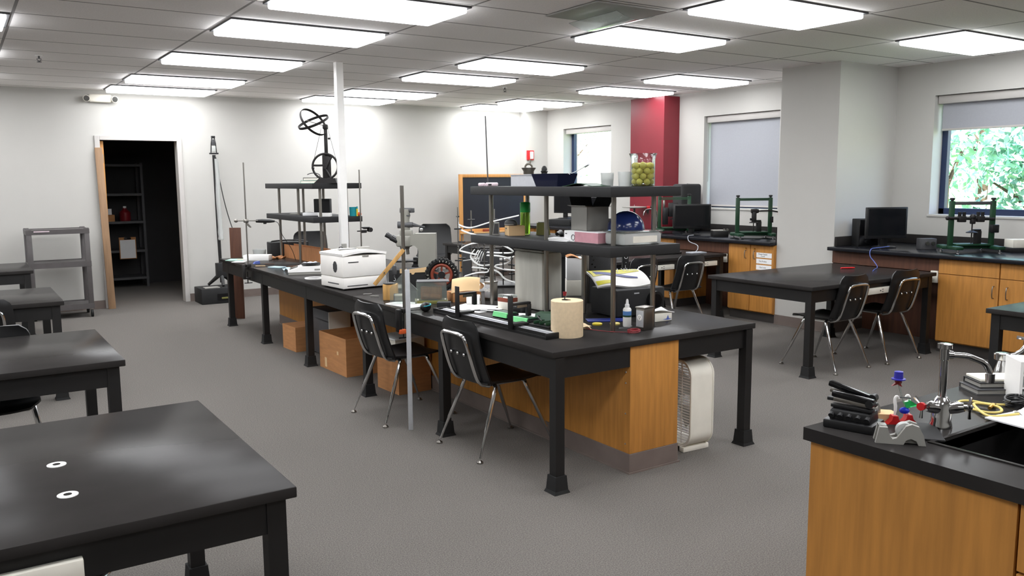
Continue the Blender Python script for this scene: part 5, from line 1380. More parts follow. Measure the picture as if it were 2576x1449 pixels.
MB().tube([(0.10, 0, -0.004), (0.14, 0, -0.02), (0.15, 0.02, -0.12), (0.19, 0.05, -0.2), (0.24, 0.1, -0.30), (0.26, 0.15, -0.42)], 0.003, 6, smooth=2).build('cord', 'black_plastic', th)
r2_ = rod_stand('tall pale rod clamped at the island edge before the microscope', 2.402, 4.90, 0.58, 1.565, 1.2, 0.0125)
MB().box((-0.03, -0.02, 0.62), (0.05, 0.03, 0.03), bev=0.006).build('orange_tip', 'orange', r2_)
r3 = rod_stand('thin steel rod with sensor clamp right of the far shelf', 3.44, 7.98, TT, 1.71, 1.1)
MB().cyl((-0.04, 0, 1.09), (0.10, 0, 1.09), 0.006).box((0.03, 0, 1.085), (0.06, 0.03, 0.03), bev=0.006).lathe([(0.02, 1.11), (0.045, 1.125), (0.045, 1.13), (0.01, 1.135)], (0.05, 0, 0), 18).cyl((0.10, 0.02, 1.10), (0.10, -0.02, 1.10), 0.024).build('sensor_clamp', 'cast_iron', r3)
as_ = single('aluminium_stick', MB().box((0, 0, 0.52), (0.03, 0.010, 1.04), bev=0.0015), 'aluminium', 'pale aluminium stick standing on the floor against the island edge', 'stick', (2.345, 4.735, 0.0), FC)
as_.rotation_euler = (0.0, 0.0, FC)
# ---------------------------------------------------------------- microscope cluster
sc_ = thing('microscope', 'large grey lab microscope with eyepieces to the left', 'microscope', (3.322, 6.575, TT), FC)
MB().b2((-0.14, -0.11, 0), (0.20, 0.11, 0.05), bev=0.01).build('base', 'scope_grey', sc_)
MB().prism([(0.04, 0.05), (0.20, 0.05), (0.20, 0.40), (0.02, 0.40), (-0.02, 0.38), (-0.02, 0.30), (0.02, 0.295), (0.045, 0.27), (0.05, 0.24)], -0.065, 0.065, 'y').build('arm', 'scope_grey', sc_)
MB().box((-0.075, 0, 0.335), (0.14, 0.11, 0.10), bev=0.016).box((-0.06, 0, 0.405), (0.105, 0.10, 0.05), bev=0.006).build('head', 'scope_grey', sc_)
MB().rings([((-0.06, 0, 0.43), 0.034), ((-0.06, 0, 0.49), 0.034), ((-0.06, 0, 0.52), 0.03), ((-0.06, 0, 0.55), 0.038), ((-0.06, 0, 0.61), 0.034)], 18).build('camera_tube', 'scope_grey', sc_)
MB().cyl((-0.11, 0, 0.60), (-0.01, 0, 0.60), 0.022).box((0.0, 0, 0.60), (0.03, 0.05, 0.04), bev=0.004).box((-0.06, 0, 0.555), (0.072, 0.072, 0.012)).build('camera_mount', 'dark_grey', sc_)
MB().cyl((-0.12, -0.02, 0.475), (0.0, -0.02, 0.475), 0.024).tube([(0.0, -0.02, 0.475), (0.05, -0.02, 0.465), (0.105, -0.02, 0.455)], [0.02, 0.010, 0.007], 10).cyl((-0.13, -0.02, 0.475), (-0.09, -0.02, 0.475), 0.03).build('side_lamp', 'dark_grey', sc_)
for y in (-0.032, 0.032):
    MB().rings([((-0.13, y, 0.33), 0.022), ((-0.19, y, 0.365), 0.024), ((-0.195, y, 0.368), 0.018), ((-0.235, y, 0.392), 0.02)], 16).build('eyepiece', 'black_plastic', sc_)
MB().rings([((-0.075, 0, 0.285), 0.045), ((-0.075, 0, 0.265), 0.04)], 20).cyl((-0.095, -0.015, 0.265), (-0.10, -0.015, 0.205), 0.014).cyl((-0.055, 0.015, 0.265), (-0.05, 0.015, 0.215), 0.014).build('objective_turret', 'steel', sc_)
MB().box((-0.06, 0, 0.16), (0.19, 0.16, 0.016), bev=0.004).box((0.02, 0, 0.13), (0.04, 0.08, 0.12)).build('stage', 'black_paint', sc_)
MB().cyl((0.02, -0.085, 0.11), (0.02, 0.085, 0.11), 0.03).cyl((0.02, -0.10, 0.11), (0.02, -0.085, 0.11), 0.018).build('focus_knob', 'black_plastic', sc_)
MB().cyl((-0.07, 0, 0.05), (-0.07, 0, 0.09), 0.03).sphere((0.075, -0.03, 0.435), 0.016, 12).build('lamp_lens', 'chrome', sc_)
wst = MB().box((0, 0, 0), (0.30, 0.012, 0.026), bev=0.002, rot=(0, -0.86, 0)).build('wooden_slat', 'pine', r2_, label='slanted wooden slat tied to the rod')
place(wst, (-0.085, 0.04, 1.04), FC)
MB().cyl((-0.03, -0.005, -0.035), (-0.03, -0.010, -0.035), 0.005).build('screw', 'steel', wst)
blk = thing('black_case', 'black case with torn kraft flaps behind the wheel', 'case', (3.03, 6.0, TT), FC)
MB().b2((-0.19, -0.09, 0), (0.19, 0.12, 0.155), bev=0.004).build('body', 'black_matte', blk)
MB().prism([(-0.04, 0.158), (0.17, 0.185), (0.17, 0.14), (0.02, 0.135), (0.01, 0.12), (-0.005, 0.12), (-0.01, 0.133), (-0.04, 0.13)], -0.096, -0.0905, 'y').b2((-0.10, -0.094, 0.13), (-0.045, -0.0905, 0.165)).build('kraft_flap', 'kraft_light', blk)
MB().b2((-0.185, -0.0925, 0.012), (-0.16, -0.0905, 0.05)).b2((-0.15, -0.0925, 0.015), (-0.135, -0.0905, 0.045)).b2((-0.125, -0.0925, 0.012), (-0.09, -0.0905, 0.04)).build('label_print', 'offwhite', blk)
ht = thing('spring_scale', 'small grey spring scale with a hook on the black case front', 'scale', (2.845, 5.97, TT + 0.07), FC)
MB().box((0, 0, 0.09), (0.035, 0.02, 0.07), bev=0.004).cyl((0, 0, 0.05), (0, 0, 0.03), 0.006).build('body', 'dark_grey', ht)
MB().tube([(0, 0, 0.03), (0.008, 0, 0.018), (0.004, 0, 0.003), (-0.008, 0, 0.006)], 0.0025, 8, smooth=1).build('hook', 'aluminium', ht)
MB().tube([(0, 0, 0.125), (0, 0, 0.14)], 0.003, 6).build('eyelet', 'aluminium', ht)
wl = thing('lugged_wheel', 'black lugged wheel with a rust brown rim leaning on the black case', 'wheel', (3.115, 5.69, TT + 0.1305), FC)
tw_ = MB()
tw_.ring((0, 0, 0), 0.106, 0.022, 56, 10, (1, 0, 0), (0, 0, 1), w=0.028)
for k in range(26):
    q = 2 * PI * k / 26
    tw_.box((0.122 * math.cos(q), 0, 0.122 * math.sin(q)), (0.016, 0.06, 0.012), rot=(0, -q, 0))
tw_.build('tyre', 'rubber', wl)
rim = MB().ring((0, -0.012, 0), 0.076, 0.013, 48, 8, (1, 0, 0), (0, 0, 1), w=0.014)
for k in range(5):
    q = 0.3 + k * 2 * PI / 5
    rim.box((0.042 * math.cos(q), -0.008, 0.042 * math.sin(q)), (0.06, 0.01, 0.014), rot=(0, -q, 0))
ro = rim.build('rim', 'rust_red', wl)
MB().cyl((0, 0.02, 0), (0, -0.03, 0), 0.028).build('hub', 'cast_iron', wl)
mk_ = MB()
for k in range(26):
    q = 2 * PI * k / 26
    if k % 13 < 8:
        mk_.box((0.107 * math.cos(q), -0.029, 0.107 * math.sin(q)), (0.014, 0.002, 0.003), rot=(0, -q, 0))
mk_.build('tick_marks', 'offwhite', wl)
wb2 = thing('wood_block', 'pale pine block on the island left of the clear plastic box', 'block', (2.585, 5.51, TT), FC)
MB().b2((-0.045, -0.04, 0), (0.055, 0.05, 0.115), bev=0.004).build('block', 'pine', wb2)
dk = single('weight_disc', MB().lathe([(0.045, 0), (0.045, 0.006), (0.03, 0.01)], n=24).cyl((-0.015, 0, 0.01), (-0.015, 0, 0.10), 0.0015).cyl((0.025, 0, 0.01), (0.025, 0, 0.10), 0.0015), 'black_paint', 'black disc with two thin rods on the pine block', 'weight', (2.585, 5.51, TT + 0.1155))
coil = thing('copper_coil', 'metallic wound coil spool in front of the pine block', 'coil', (2.60, 5.36, TT + 0.031), FC)
MB().cyl((-0.04, 0, 0), (0.045, 0, 0), 0.030, n=24).build('winding', 'bronze', coil)
for x in (-0.044, 0.049):
    MB().cyl((x - 0.004, 0, 0), (x + 0.004, 0, 0), 0.031, n=24).build('flange', 'black_plastic', coil)
for x, y, q in ((2.57, 5.88, 0.3), (2.565, 5.74, -0.2)):
    single('wire_scrap', MB().tube([(-0.03, 0, 0.003), (-0.01, 0.006, 0.003), (0.01, -0.004, 0.003), (0.035, 0.002, 0.003)], 0.003, 6, smooth=1), 'grey_paint', 'small grey wire scrap %s' % ('closer to the printer' if y > 5.8 else 'closer to the pine block'), 'wire', (x, y, TT), q + FC)
ac = thing('acrylic_box', 'clear plastic box with wooden inside on a pale wood base', 'box', (2.76, 5.20, TT), FC + 0.12)
MB().b2((-0.115, -0.07, 0.0), (0.115, 0.07, 0.022), bev=0.002).build('wood_base', 'olive', ac)
b = MB()
for lo, hi in (((-0.105, -0.06, 0.0225), (0.105, -0.057, 0.15)), ((-0.105, 0.057, 0.0225), (0.105, 0.06, 0.15)), ((-0.105, -0.057, 0.0225), (-0.102, 0.057, 0.15)), ((0.102, -0.057, 0.0225), (0.105, 0.057, 0.15))):
    b.b2(lo, hi)
b.build('clear_wall', 'clear_tint', ac, False)
MB().box((0.0, 0.01, 0.07), (0.15, 0.06, 0.09), bev=0.01).cyl((-0.06, -0.02, 0.06), (0.06, -0.02, 0.04), 0.018).build('wood_inside', 'walnut_light', ac)
MB().b2((-0.10, -0.062, 0.1505), (0.125, 0.07, 0.157)).build('lid', 'dark_grey', ac)
for x in (-0.095, 0.095):
    MB().sphere((x, -0.066, 0.032), 0.006, 8).build('screw', 'offwhite', ac)
prm = thing('clear_prism', 'grey clear plastic triangle standing behind the tall rod', 'prism', (2.545, 5.225, TT + 0.006), FC)
MB().prism([(-0.085, 0.0), (0.10, 0.0), (0.105, 0.10), (0.0, 0.21), (-0.085, 0.11)], -0.006, 0.006, 'y').build('sheet', 'clear_tint', prm)
single('paper_sheets', MB().box((0, 0, 0.0015), (0.16, 0.28, 0.003)).box((0.02, 0.04, 0.004), (0.15, 0.24, 0.002), rz=0.2), 'paper', 'white papers at the island edge below the pine block', 'papers', (2.565, 5.20, TT), 0.2)
trb = thing('kraft_box', 'low kraft box with a bowed open flap left of the near shelf', 'box', (3.01, 5.17, TT), FC + 0.35)
MB().b2((-0.11, -0.09, 0), (0.10, 0.07, 0.065), bev=0.003).build('body', 'cardboard', trb)
MB().grid(lambda u, v: (-0.125 + 0.21 * u + 0.05 * (v), -0.10 + 0.14 * v, 0.068 + 0.085 * math.sin(v * 1.9) + 0.012 * math.sin(u * 3)), 10, 12, 0.003).grid(lambda u, v: (0.10 + 0.045 * math.sin(u * 2.6), -0.02 + 0.08 * v, 0.135 - 0.06 * u), 10, 4, 0.003).build('flap', 'kraft_light', trb)
# ---------------------------------------------------------------- marble run behind the wheel
mr = thing('tube_tower', 'black rod tower wound with white tubes in the middle of the island', 'apparatus', (3.60, 5.80, TT), FC)
MB().b2((-0.24, -0.16, 0), (0.28, 0.16, 0.016), bev=0.003).build('base_plate', 'black_paint', mr)
px_ = [(-0.31, -0.02, 0.0), (-0.20, -0.10, 0), (-0.13, 0.05, 0), (-0.02, -0.12, 0), (0.06, 0.08, 0), (0.13, -0.10, 0), (0.20, 0.02, 0), (0.24, -0.12, 0), (0.26, 0.10, 0), (-0.08, 0.12, 0)]
hts = [0.64, 0.42, 0.61, 0.40, 0.62, 0.38, 0.44, 0.45, 0.44, 0.36]
for (x, y, z), h_ in zip(px_, hts):
    if x < -0.3:
        x = -0.235
    MB().cyl((x, y, 0.016), (x, y, h_), 0.005, n=10).build('post', 'black_paint' if x > 0.1 else 'steel', mr)
rb = random.Random(9)
cl = MB()
for (x, y, z), h_ in zip(px_, hts):
    x = max(x, -0.235)
    for k in range(5):
        zz = 0.05 + (h_ - 0.07) * (k + 0.5) / 5 + rb.uniform(-0.02, 0.02)
        q = rb.uniform(0, PI)
        cl.cyl((x - 0.03 * math.cos(q), y - 0.03 * math.sin(q), zz), (x + 0.03 * math.cos(q), y + 0.03 * math.sin(q), zz), 0.006, n=8)
cl.build('clamps', 'black_plastic', mr)
def rail(pts, n=2):
    m = MB()
    for off in (-0.007, 0.007):
        m.tube([(x + off * 0.3, y + off, z + off * 0.25) for x, y, z in pts], 0.0042, 8, smooth=n)
    m.build('white_rail', 'white_tube', mr)
rail([(-0.235, 0, 0.50), (-0.18, 0.0, 0.475), (-0.12, 0.0, 0.47), (0.0, -0.02, 0.51), (0.12, -0.04, 0.54), (0.26, -0.05, 0.57)])
rail([(-0.235, 0, 0.52), (-0.225, 0.0, 0.46), (-0.15, -0.02, 0.43), (-0.05, -0.02, 0.405), (0.05, -0.02, 0.37)])
rail([(-0.05, -0.08, 0.36), (-0.15, -0.1, 0.345), (-0.23, -0.12, 0.30), (-0.18, -0.12, 0.285), (-0.08, -0.1, 0.26)])
rail([(0.02, -0.09, 0.36), (0.10, -0.1, 0.35), (0.20, -0.1, 0.30), (0.22, -0.08, 0.27), (0.10, -0.08, 0.27), (0.0, -0.1, 0.28)])
rail([(-0.10, -0.08, 0.30), (-0.14, -0.1, 0.25), (-0.10, -0.12, 0.20), (-0.05, -0.11, 0.17), (0.05, -0.1, 0.18)])
rail([(0.0, -0.1, 0.255), (0.12, -0.12, 0.25), (0.20, -0.1, 0.22), (0.16, -0.06, 0.18), (0.04, -0.08, 0.17), (0.12, -0.1, 0.14), (0.24, -0.1, 0.13)])
rail([(0.02, -0.12, 0.15), (0.10, -0.12, 0.12), (0.14, -0.12, 0.06), (0.24, -0.12, 0.03)])
rail([(-0.18, -0.13, 0.09), (-0.08, -0.13, 0.12), (0.02, -0.13, 0.12), (0.0, -0.12, 0.15), (-0.12, -0.1, 0.16)])
lp_ = MB()
for k in range(4):
    lp_.ring((-0.09 + 0.02 * k, -0.02 + 0.02 * k, 0.235), 0.055, 0.0042, 32, 8, (0.35, 0, 1), (0.2, 1, 0))
lp_.build('white_loops', 'white_tube', mr)
rail([(0.05, 0.06, 0.33), (0.14, 0.06, 0.38), (0.22, 0.04, 0.32), (0.10, 0.02, 0.37)])
rail([(-0.2, 0.06, 0.20), (-0.05, 0.06, 0.22), (0.1, 0.06, 0.20), (0.22, 0.05, 0.23)])
MB().box((0.02, 0.02, 0.22), (0.16, 0.02, 0.14)).box((-0.17, 0.06, 0.20), (0.07, 0.02, 0.26)).build('backing_plate', 'dark_grey', mr)
single('paper_stack', MB().b2((-0.10, -0.07, 0), (0.10, 0.07, 0.05), bev=0.002), 'paper', 'white paper stack at the foot of the tube tower', 'papers', (3.37, 5.56, TT), FC)
# ---------------------------------------------------------------- sink bench in the right foreground
SX0, SX1, SY0, SY1 = 1.94, 3.45, -1.3, 1.452
sk = thing('sink_bench_top', 'black sink counter in the right foreground', 'countertop', (0, 0, 0))
BX0, BX1, BY0, BY1 = 2.098, 2.66, 0.50, 1.165
b = MB()
for lo, hi in (((SX0, SY0, CT - 0.036), (BX0, SY1, CT)), ((BX1, SY0, CT - 0.036), (SX1, SY1, CT)), ((BX0, SY0, CT - 0.036), (BX1, BY0, CT)), ((BX0, BY1, CT - 0.036), (BX1, SY1, CT))):
    b.b2(lo, hi)
b.build('slab', 'epoxy', sk, False)
b = MB()
k = 0.018
for lo, hi in (((BX0 - k, BY0 - k, CT - 0.30), (BX0, BY1 + k, CT - 0.006)), ((BX1, BY0 - k, CT - 0.30), (BX1 + k, BY1 + k, CT - 0.006)), ((BX0, BY0 - k, CT - 0.30), (BX1, BY0, CT - 0.006)), ((BX0, BY1, CT - 0.30), (BX1, BY1 + k, CT - 0.006)), ((BX0, BY0, CT - 0.30), (BX1, BY1, CT - 0.285))):
    b.b2(lo, hi)
b.build('basin', 'black_paint', sk, False)
b = MB()
for lo, hi in (((BX0 - 0.012, BY0, CT + 0.0003), (BX0, BY1 + 0.012, CT + 0.004)), ((BX0, BY1, CT + 0.0003), (BX1, BY1 + 0.012, CT + 0.004))):
    b.b2(lo, hi, bev=0.001)
b.build('sink_lip', 'epoxy', sk)
MB().lathe([(0.03, CT - 0.2849), (0.03, CT - 0.281)], ((BX0 + BX1) / 2, 0.85, 0), 20).build('drain', 'steel', sk)
sb_ = thing('sink_cabinet', 'oak cabinet carrying the sink counter in the right foreground', 'cabinet', (0, 0, 0))
b = MB()
z0, z1 = 0.10, CT - 0.037
b.b2((1.957, 0.885, z0), (1.977, 1.438, z1)); b.b2((1.978, 1.418, z0), (3.40, 1.438, z1)); b.b2((3.38, SY0 + 0.051, z0), (3.40, 1.417, z1)); b.b2((1.995, SY0 + 0.03, z0), (3.38, SY0 + 0.05, z1)); b.b2((1.978, SY0 + 0.051, z0), (3.379, 1.417, z0 + 0.02))
b.build('body', 'oak', sb_, False)
for i, (y0, y1) in enumerate([(0.44, 0.878), (-0.02, 0.434), (-0.5, -0.026)]):
    MB().b2((1.955, y0, 0.70), (1.976, y1, z1 - 0.004), bev=0.002).build('drawer', 'oak', sb_, False)
    MB().b2((1.955, y0, z0 + 0.01), (1.976, y1, 0.694), bev=0.002).build('door', 'oak', sb_, False)
MB().b2((1.957, SY0 + 0.03, z0), (1.976, -0.51, z1)).build('panel', 'oak', sb_, False)
MB().b2((2.03, SY0 + 0.06, 0), (3.35, 1.38, 0.0995)).build('toe_kick', 'vinyl_base_dark', sb_, False)
def lab_faucet(label, x, y, rz, h, reach, red):
    t = thing('lab_faucet', label, 'faucet', (x, y, CT), rz, 'chrome lab faucets on the sink bench')
    MB().lathe([(0.030, 0), (0.029, 0.01), (0.026, 0.02), (0.0255, 0.066), (0.020, 0.078), (0.014, 0.086)], n=28).build('body', 'chrome', t)
    MB().lathe([(0.0105, 0.08), (0.0105, 0.19), (0.0125, 0.192), (0.0125, 0.222), (0.019, 0.224), (0.019, 0.236), (0.012, 0.238)], n=24).build('riser', 'chrome', t)
    MB().rings([((0.008, 0, 0.205), 0.013), ((0.022, 0, 0.205), 0.011)], 16).tube([(0.015, 0, 0.205), (0.06, 0, 0.203), (reach - 0.045, 0, 0.196), (reach - 0.015, 0, 0.184), (reach - 0.004, 0, 0.165), (reach, 0, 0.145)], [0.0085] * 40, 14, smooth=2).cyl((reach, 0, 0.155), (reach + 0.001, 0, 0.130), 0.0125, 0.0115, 18).build('spout', 'chrome', t)
    for s, m in ((-1, red), (1, 'chrome')):
        v = MB().rings([((s * 0.015, -0.008, 0.055), 0.016), ((s * 0.036, -0.018, 0.062), 0.017), ((s * 0.05, -0.025, 0.064), 0.012)], 16).cyl((s * 0.045, -0.022, 0.064), (s * 0.062, -0.03, 0.066), 0.006).build('valve', 'chrome', t)
        hb = Vector((s * 0.062, -0.03, 0.066))
        hm = MB().sphere(hb, 0.009, 12)
        for q in (0.6, 2.7, 4.8):
            d = Vector((0.4 * s * math.cos(q), 0.85 * math.cos(q), math.sin(q)))
            hm.tube([hb, hb + d * 0.018, hb + d * 0.034], [0.0045, 0.0035, 0.0052], 8)
        hm.build('handle', 'chrome', v)
        if m != 'chrome':
            MB().cyl(hb, hb + Vector((s * 0.008, -0.010, 0.001)), 0.011, n=18).build('red_index', 'red', v)
    return t
lab_faucet('chrome lab faucet at the sink corner with a red index button', 2.252, 1.235, FC - 0.12, 0.23, 0.122, 'red')
f2_ = thing('lab_faucet', 'lower chrome lab fixture behind the white drawers', 'faucet', (2.915, 1.40, CT), FC, 'chrome lab faucets on the sink bench')
MB().lathe([(0.03, 0), (0.028, 0.03), (0.018, 0.06), (0.014, 0.075), (0.026, 0.08), (0.027, 0.098), (0.02, 0.102)], n=26).build('body', 'chrome', f2_)
MB().tube([(0.0, 0, 0.085), (0.05, -0.01, 0.10), (0.075, -0.01, 0.13)], 0.009, 12, smooth=1).build('outlet_arm', 'chrome', f2_)
vh = MB().cyl((0.075, -0.01, 0.13), (0.075, -0.01, 0.155), 0.012)
for q in (0.2, 2.3, 4.4):
    vh.tube([(0.075, -0.01, 0.15), (0.075 + 0.035 * math.cos(q), -0.01 + 0.03 * math.sin(q), 0.153)], [0.005, 0.006], 8)
vh.build('handle', 'chrome', f2_)
dw = thing('drawer_organizer', 'white plastic drawer organizer on the sink bench at the right edge', 'drawers', (2.785, 1.228, CT), FC - 0.15)
b = MB()
DWW, DWD, DWH = 0.17, 0.11, 0.128
b.b2((-0.075, -0.055, 0), (DWW - 0.075, DWD - 0.055, 0.006)); b.b2((-0.075, -0.055, DWH - 0.007), (DWW - 0.075, DWD - 0.055, DWH)); b.b2((-0.075, -0.055, 0.006), (-0.066, DWD - 0.055, DWH - 0.007)); b.b2((DWW - 0.084, -0.055, 0.006), (DWW - 0.075, DWD - 0.055, DWH - 0.007)); b.b2((-0.066, DWD - 0.060, 0.006), (DWW - 0.084, DWD - 0.055, DWH - 0.007))
for z in (0.043, 0.083):
    b.b2((-0.066, -0.055, z), (DWW - 0.084, DWD - 0.06, z + 0.006))
b.build('case', 'white_plastic', dw, False)
for z, mm in ((0.0065, 'frosted'), (0.0495, 'frosted'), (0.0895, 'frosted')):
    d = MB().b2((-0.0645, -0.053, z + 0.001), (DWW - 0.086, DWD - 0.062, z + 0.028), bev=0.002).build('drawer', mm, dw)
    MB().b2((-0.02, -0.058, z + 0.008), (0.02, -0.0532, z + 0.014), bev=0.001).build('pull', 'white_plastic', d)
cup = thing('paper_cup', 'small white cup on the sink bench before the drawers', 'cup', (2.70, 1.155, CT))
MB().shell([(0.001, 0.003), (0.016, 0.003), (0.021, 0.043), (0.0228, 0.043), (0.018, 0.0005), (0.001, 0.0005)], n=24).build('body', 'offwhite', cup)
for k, (z, d, mm, lb, x, y) in enumerate([(0, (0.17, 0.11, 0.018), 'dark_grey', 'lower dark book lying behind the yellow cord on the sink bench', 2.78, 1.355), (0.0185, (0.15, 0.10, 0.018), 'black_matte', 'upper black book with pale top behind the yellow cord', 2.79, 1.36)]):
    t = thing('book', lb, 'book', (x, y, CT + z), FC)
    MB().b2((-d[0] / 2, -d[1] / 2, 0), (d[0] / 2, d[1] / 2, 0.003)).b2((-d[0] / 2, -d[1] / 2, d[2] - 0.003), (d[0] / 2, d[1] / 2, d[2])).b2((-d[0] / 2, d[1] / 2 - 0.003, 0.003), (d[0] / 2, d[1] / 2, d[2] - 0.003)).build('cover', mm, t, False)
    MB().b2((-d[0] / 2 + 0.003, -d[1] / 2 + 0.003, 0.0031), (d[0] / 2 - 0.003, d[1] / 2 - 0.0031, d[2] - 0.0031)).build('pages', 'grey_paint', t, False)
single('note_pad', MB().box((0, 0, 0.004), (0.14, 0.09, 0.008), bev=0.001), 'offwhite', 'pale pad on top of the books on the sink bench', 'notepad', (2.80, 1.365, CT + 0.037), FC)
yc = MB().tube([(2.63, 1.22, CT + 0.006), (2.58, 1.27, CT + 0.005), (2.58, 1.33, CT + 0.005), (2.53, 1.345, CT + 0.005), (2.49, 1.285, CT + 0.005), (2.48, 1.22, CT + 0.005), (2.53, 1.20, CT + 0.006), (2.57, 1.24, CT + 0.010), (2.545, 1.30, CT + 0.010), (2.50, 1.27, CT + 0.010), (2.44, 1.205, CT + 0.006), (2.45, 1.18, CT + 0.010), (2.52, 1.155, CT + 0.012)], 0.0038, 8, smooth=2)
yco = single('yellow_cord', yc, 'cord_yellow', 'pale yellow cord coiled on the sink bench', 'cord')
MB().cyl((2.535, 1.245, CT + 0.006), (2.56, 1.25, CT + 0.008), 0.005).box((2.57, 1.252, CT + 0.008), (0.016, 0.012, 0.012), bev=0.002).build('plug', 'brass', yco)
bc_ = MB()
for k in range(4):
    bc_.tube([(0.045 * math.cos(q * 0.9 + k) * (1 + 0.1 * k), 0.03 * math.sin(q * 0.9 + k), 0.005 + 0.006 * k + 0.002 * (q % 2)) for q in range(8)], 0.0035, 6, smooth=2)
single('black_cable', bc_, 'black_plastic', 'bundle of black cable beside the white drawers', 'cable', (2.645, 1.225, CT), 0.3)
ad = single('power_adapter', MB().box((0, 0, 0.014), (0.075, 0.04, 0.028), bev=0.008), 'black_plastic', 'black power adapter in front of the white drawers', 'adapter', (2.64, 1.15, CT), -0.9)
sh_ = thing('paper_sheet', 'white paper sheet with a crumpled tissue bridging the sink corner', 'paper', (2.52, 1.125, CT + 0.0045), FC + 0.45)
MB().box((0.0, 0, 0.002), (0.22, 0.12, 0.004)).build('sheet', 'paper', sh_)
MB().grid(lambda u, v: (0.0 + 0.11 * u, -0.03 + 0.08 * v, 0.008 + 0.03 * math.sin(u * PI) * math.sin(v * PI) + 0.006 * math.sin(u * 12 + v * 9)), 12, 12, 0.003).build('tissue', 'paper', sh_)
# desk things at the left tip of the bench
og = thing('desk_organizer', 'black desk organizer tray at the tip of the sink bench', 'organizer', (2.052, 1.372, CT), -1.30)
b = MB()
b.box((0, 0, 0.012), (0.135, 0.10, 0.024), bev=0.004)
b.box((0, 0.0, 0.038), (0.115, 0.075, 0.030), bev=0.006, taper=0.94)
for k in range(5):
    b.cyl((-0.048 + 0.024 * k, -0.042, 0.034), (-0.048 + 0.024 * k, -0.015, 0.048), 0.008, n=10)
b.build('tray', 'black_plastic', og)
def stapler(label, loc, rz, ln, tilt):
    t = thing('stapler', label, 'stapler', loc, rz, 'black staplers on the desk organizer')
    MB().box((0, 0, 0.005), (ln, 0.022, 0.010), bev=0.002).build('base', 'black_plastic', t)
    MB().box((0.0, 0, 0.020), (ln * 0.92, 0.014, 0.012), bev=0.002, rot=(0, tilt, 0)).build('magazine', 'steel', t)
    MB().box((0.0, 0, 0.0335 + 0.2 * abs(tilt) * ln * 0.0), (ln, 0.020, 0.017), bev=0.004, rot=(0, tilt * 1.5, 0)).build('top_arm', 'black_gloss', t)
    MB().cyl((ln * 0.42, -0.012, 0.024), (ln * 0.42, 0.012, 0.024), 0.011).build('hinge', 'black_plastic', t)
stapler('long black stapler with raised arm on the desk organizer, behind', (2.072, 1.392, CT + 0.062), -1.30, 0.135, 0.16)
stapler('short black stapler in front on the desk organizer', (2.036, 1.366, CT + 0.0545), -1.35, 0.115, 0.05)
pcl = single('binder_clip', MB().tube([(0.0, 0, 0), (-0.006, 0, 0.018), (0, 0, 0.026), (0.006, 0, 0.018), (0.002, 0, 0.0)], 0.0014, 6, smooth=1), 'chrome', 'small silver wire clip against the desk organizer', 'clip', (2.06, 1.29, CT + 0.002), -0.6)
bel = thing('desk_bell', 'silver desk bell on a pale wooden base', 'bell', (2.175, 1.385, CT), FC - 0.1)
MB().prism([(-0.052, -0.026), (0.035, -0.03), (0.055, -0.005), (0.05, 0.02), (-0.03, 0.034), (-0.052, 0.02)], 0, 0.022, 'z').build('wood_base', 'kraft_light', bel, False)
MB().lathe([(0.031, 0.024), (0.0305, 0.034), (0.026, 0.045), (0.016, 0.053), (0.004, 0.056)], (-0.018, 0, 0), 28).build('dome', 'steel', bel)
MB().lathe([(0.005, 0.056), (0.005, 0.062), (0.002, 0.064)], (-0.018, 0, 0), 14).build('striker', 'chrome', bel)
td = thing('tape_dispenser', 'grey tape dispenser at the near edge of the sink bench', 'tape dispenser', (2.03, 1.223, CT), FC - 0.28)
td.scale = (0.9, 0.9, 0.95)
pf = [(-0.066, 0.0), (-0.030, 0.0), (0.010, 0.0), (0.016, 0.012), (0.030, 0.018), (0.044, 0.012), (0.050, 0.0), (0.070, 0.0), (0.062, 0.030), (0.050, 0.052), (0.030, 0.058), (0.015, 0.052), (-0.008, 0.018), (-0.020, 0.014), (-0.028, 0.024), (-0.034, 0.046), (-0.056, 0.046)]
for y0, y1 in ((-0.026, -0.013), (0.013, 0.026)):
    pass
MB().prism(pf, -0.026, -0.012, 'y').prism(pf, 0.012, 0.026, 'y').prism([(-0.060, 0.002), (0.064, 0.002), (0.058, 0.022), (0.0, 0.010), (-0.030, 0.012), (-0.036, 0.042), (-0.054, 0.042)], -0.0122, 0.0122, 'y').build('body', 'grey_paint', td, ang=20)
MB().cyl((0.014, -0.0115, 0.034), (0.014, 0.0115, 0.034), 0.023, n=28).build('tape_roll', 'frosted', td)
MB().cyl((0.014, -0.0118, 0.034), (0.014, 0.0118, 0.034), 0.010).build('core', 'dark_grey', td)
MB().box((-0.055, 0, 0.047), (0.006, 0.024, 0.004)).box((-0.045, 0, 0.0475), (0.02, 0.02, 0.001)).build('cutter', 'chrome', td)
bd_ = thing('drinking_bird', 'toy drinking bird with blue hat and green tail on the sink bench', 'toy bird', (2.195, 1.315, CT), FC - 0.05)
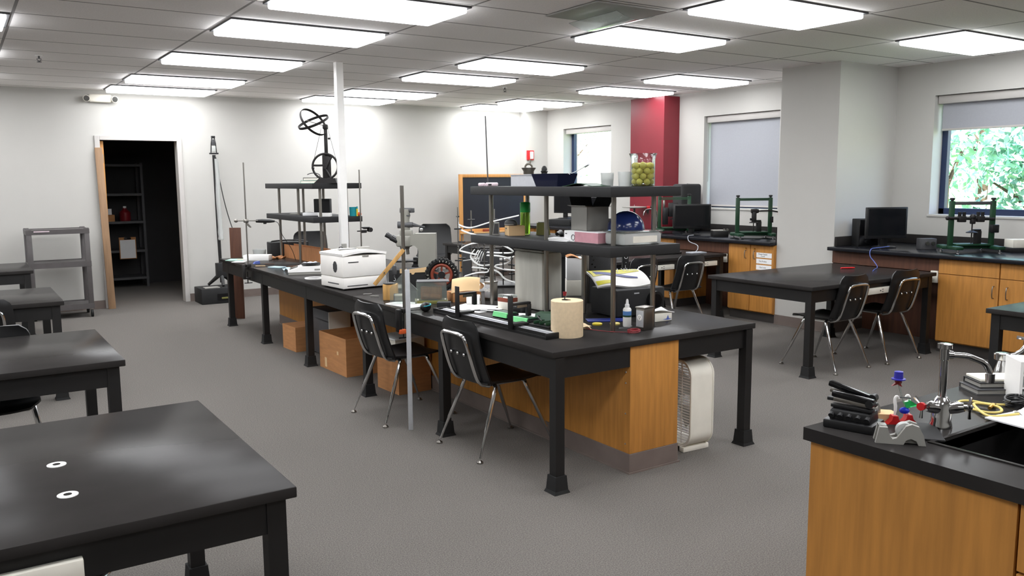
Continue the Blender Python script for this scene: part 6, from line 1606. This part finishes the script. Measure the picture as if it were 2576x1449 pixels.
for s, yy in ((-1, 0.0), (1, 0.012)):
    MB().tube([(s * 0.022, yy, 0.018), (s * 0.019, yy, 0.045), (s * 0.023, yy, 0.068), (s * 0.021, yy, 0.078), (s * 0.014, yy, 0.079), (s * 0.012, yy, 0.072)], [0.0035, 0.003, 0.0042, 0.0045, 0.0045, 0.004, 0.004, 0.004, 0.0035, 0.003, 0.003], 10, smooth=1).build('leg', 'white_plastic', bd_)
    MB().prism([(s * 0.022 - 0.022, 0.0), (s * 0.022 + 0.022, 0.0), (s * 0.022 + 0.010, 0.012), (s * 0.022 + 0.007, 0.024), (s * 0.022 - 0.007, 0.024), (s * 0.022 - 0.010, 0.012)], yy - 0.012, yy + 0.012, 'y').build('foot', 'red', bd_)
MB().cyl((-0.02, 0.006, 0.076), (0.024, 0.006, 0.072), 0.002).build('pivot', 'dark_grey', bd_)
MB().tube([(-0.012, 0.006, 0.115), (-0.002, 0.006, 0.078), (0.012, 0.006, 0.045)], 0.0028, 8).build('neck_tube', 'clear_tint', bd_)
MB().sphere((0.008, 0.006, 0.036), 0.012, 16, (1.2, 1, 0.8)).build('body_bulb', 'bird_blue', bd_)
MB().prism([(0.006, 0.062), (0.022, 0.066), (0.044, 0.052), (0.028, 0.048), (0.012, 0.044)], 0.001, 0.011, 'y').build('tail', 'bird_green', bd_)
MB().sphere((-0.013, 0.006, 0.121), 0.010, 16).prism([(-0.018, 0.120), (-0.031, 0.108), (-0.014, 0.113)], 0.002, 0.010, 'y').prism([(-0.010, 0.120), (-0.003, 0.105), (-0.016, 0.112)], 0.002, 0.010, 'y').build('head', 'dark_red', bd_)
MB().lathe([(0.019, 0.126), (0.019, 0.129), (0.0125, 0.130), (0.0115, 0.149), (0.008, 0.150)], (-0.013, 0.006, 0), 24).build('hat', 'blue', bd_)
single('dark_mat', MB().box((0, 0, 0.003), (0.09, 0.16, 0.006), bev=0.002), 'black_matte', 'thin dark plate behind the tape dispenser by the sink', 'plate', (2.16, 1.235, CT), FC - 0.3)
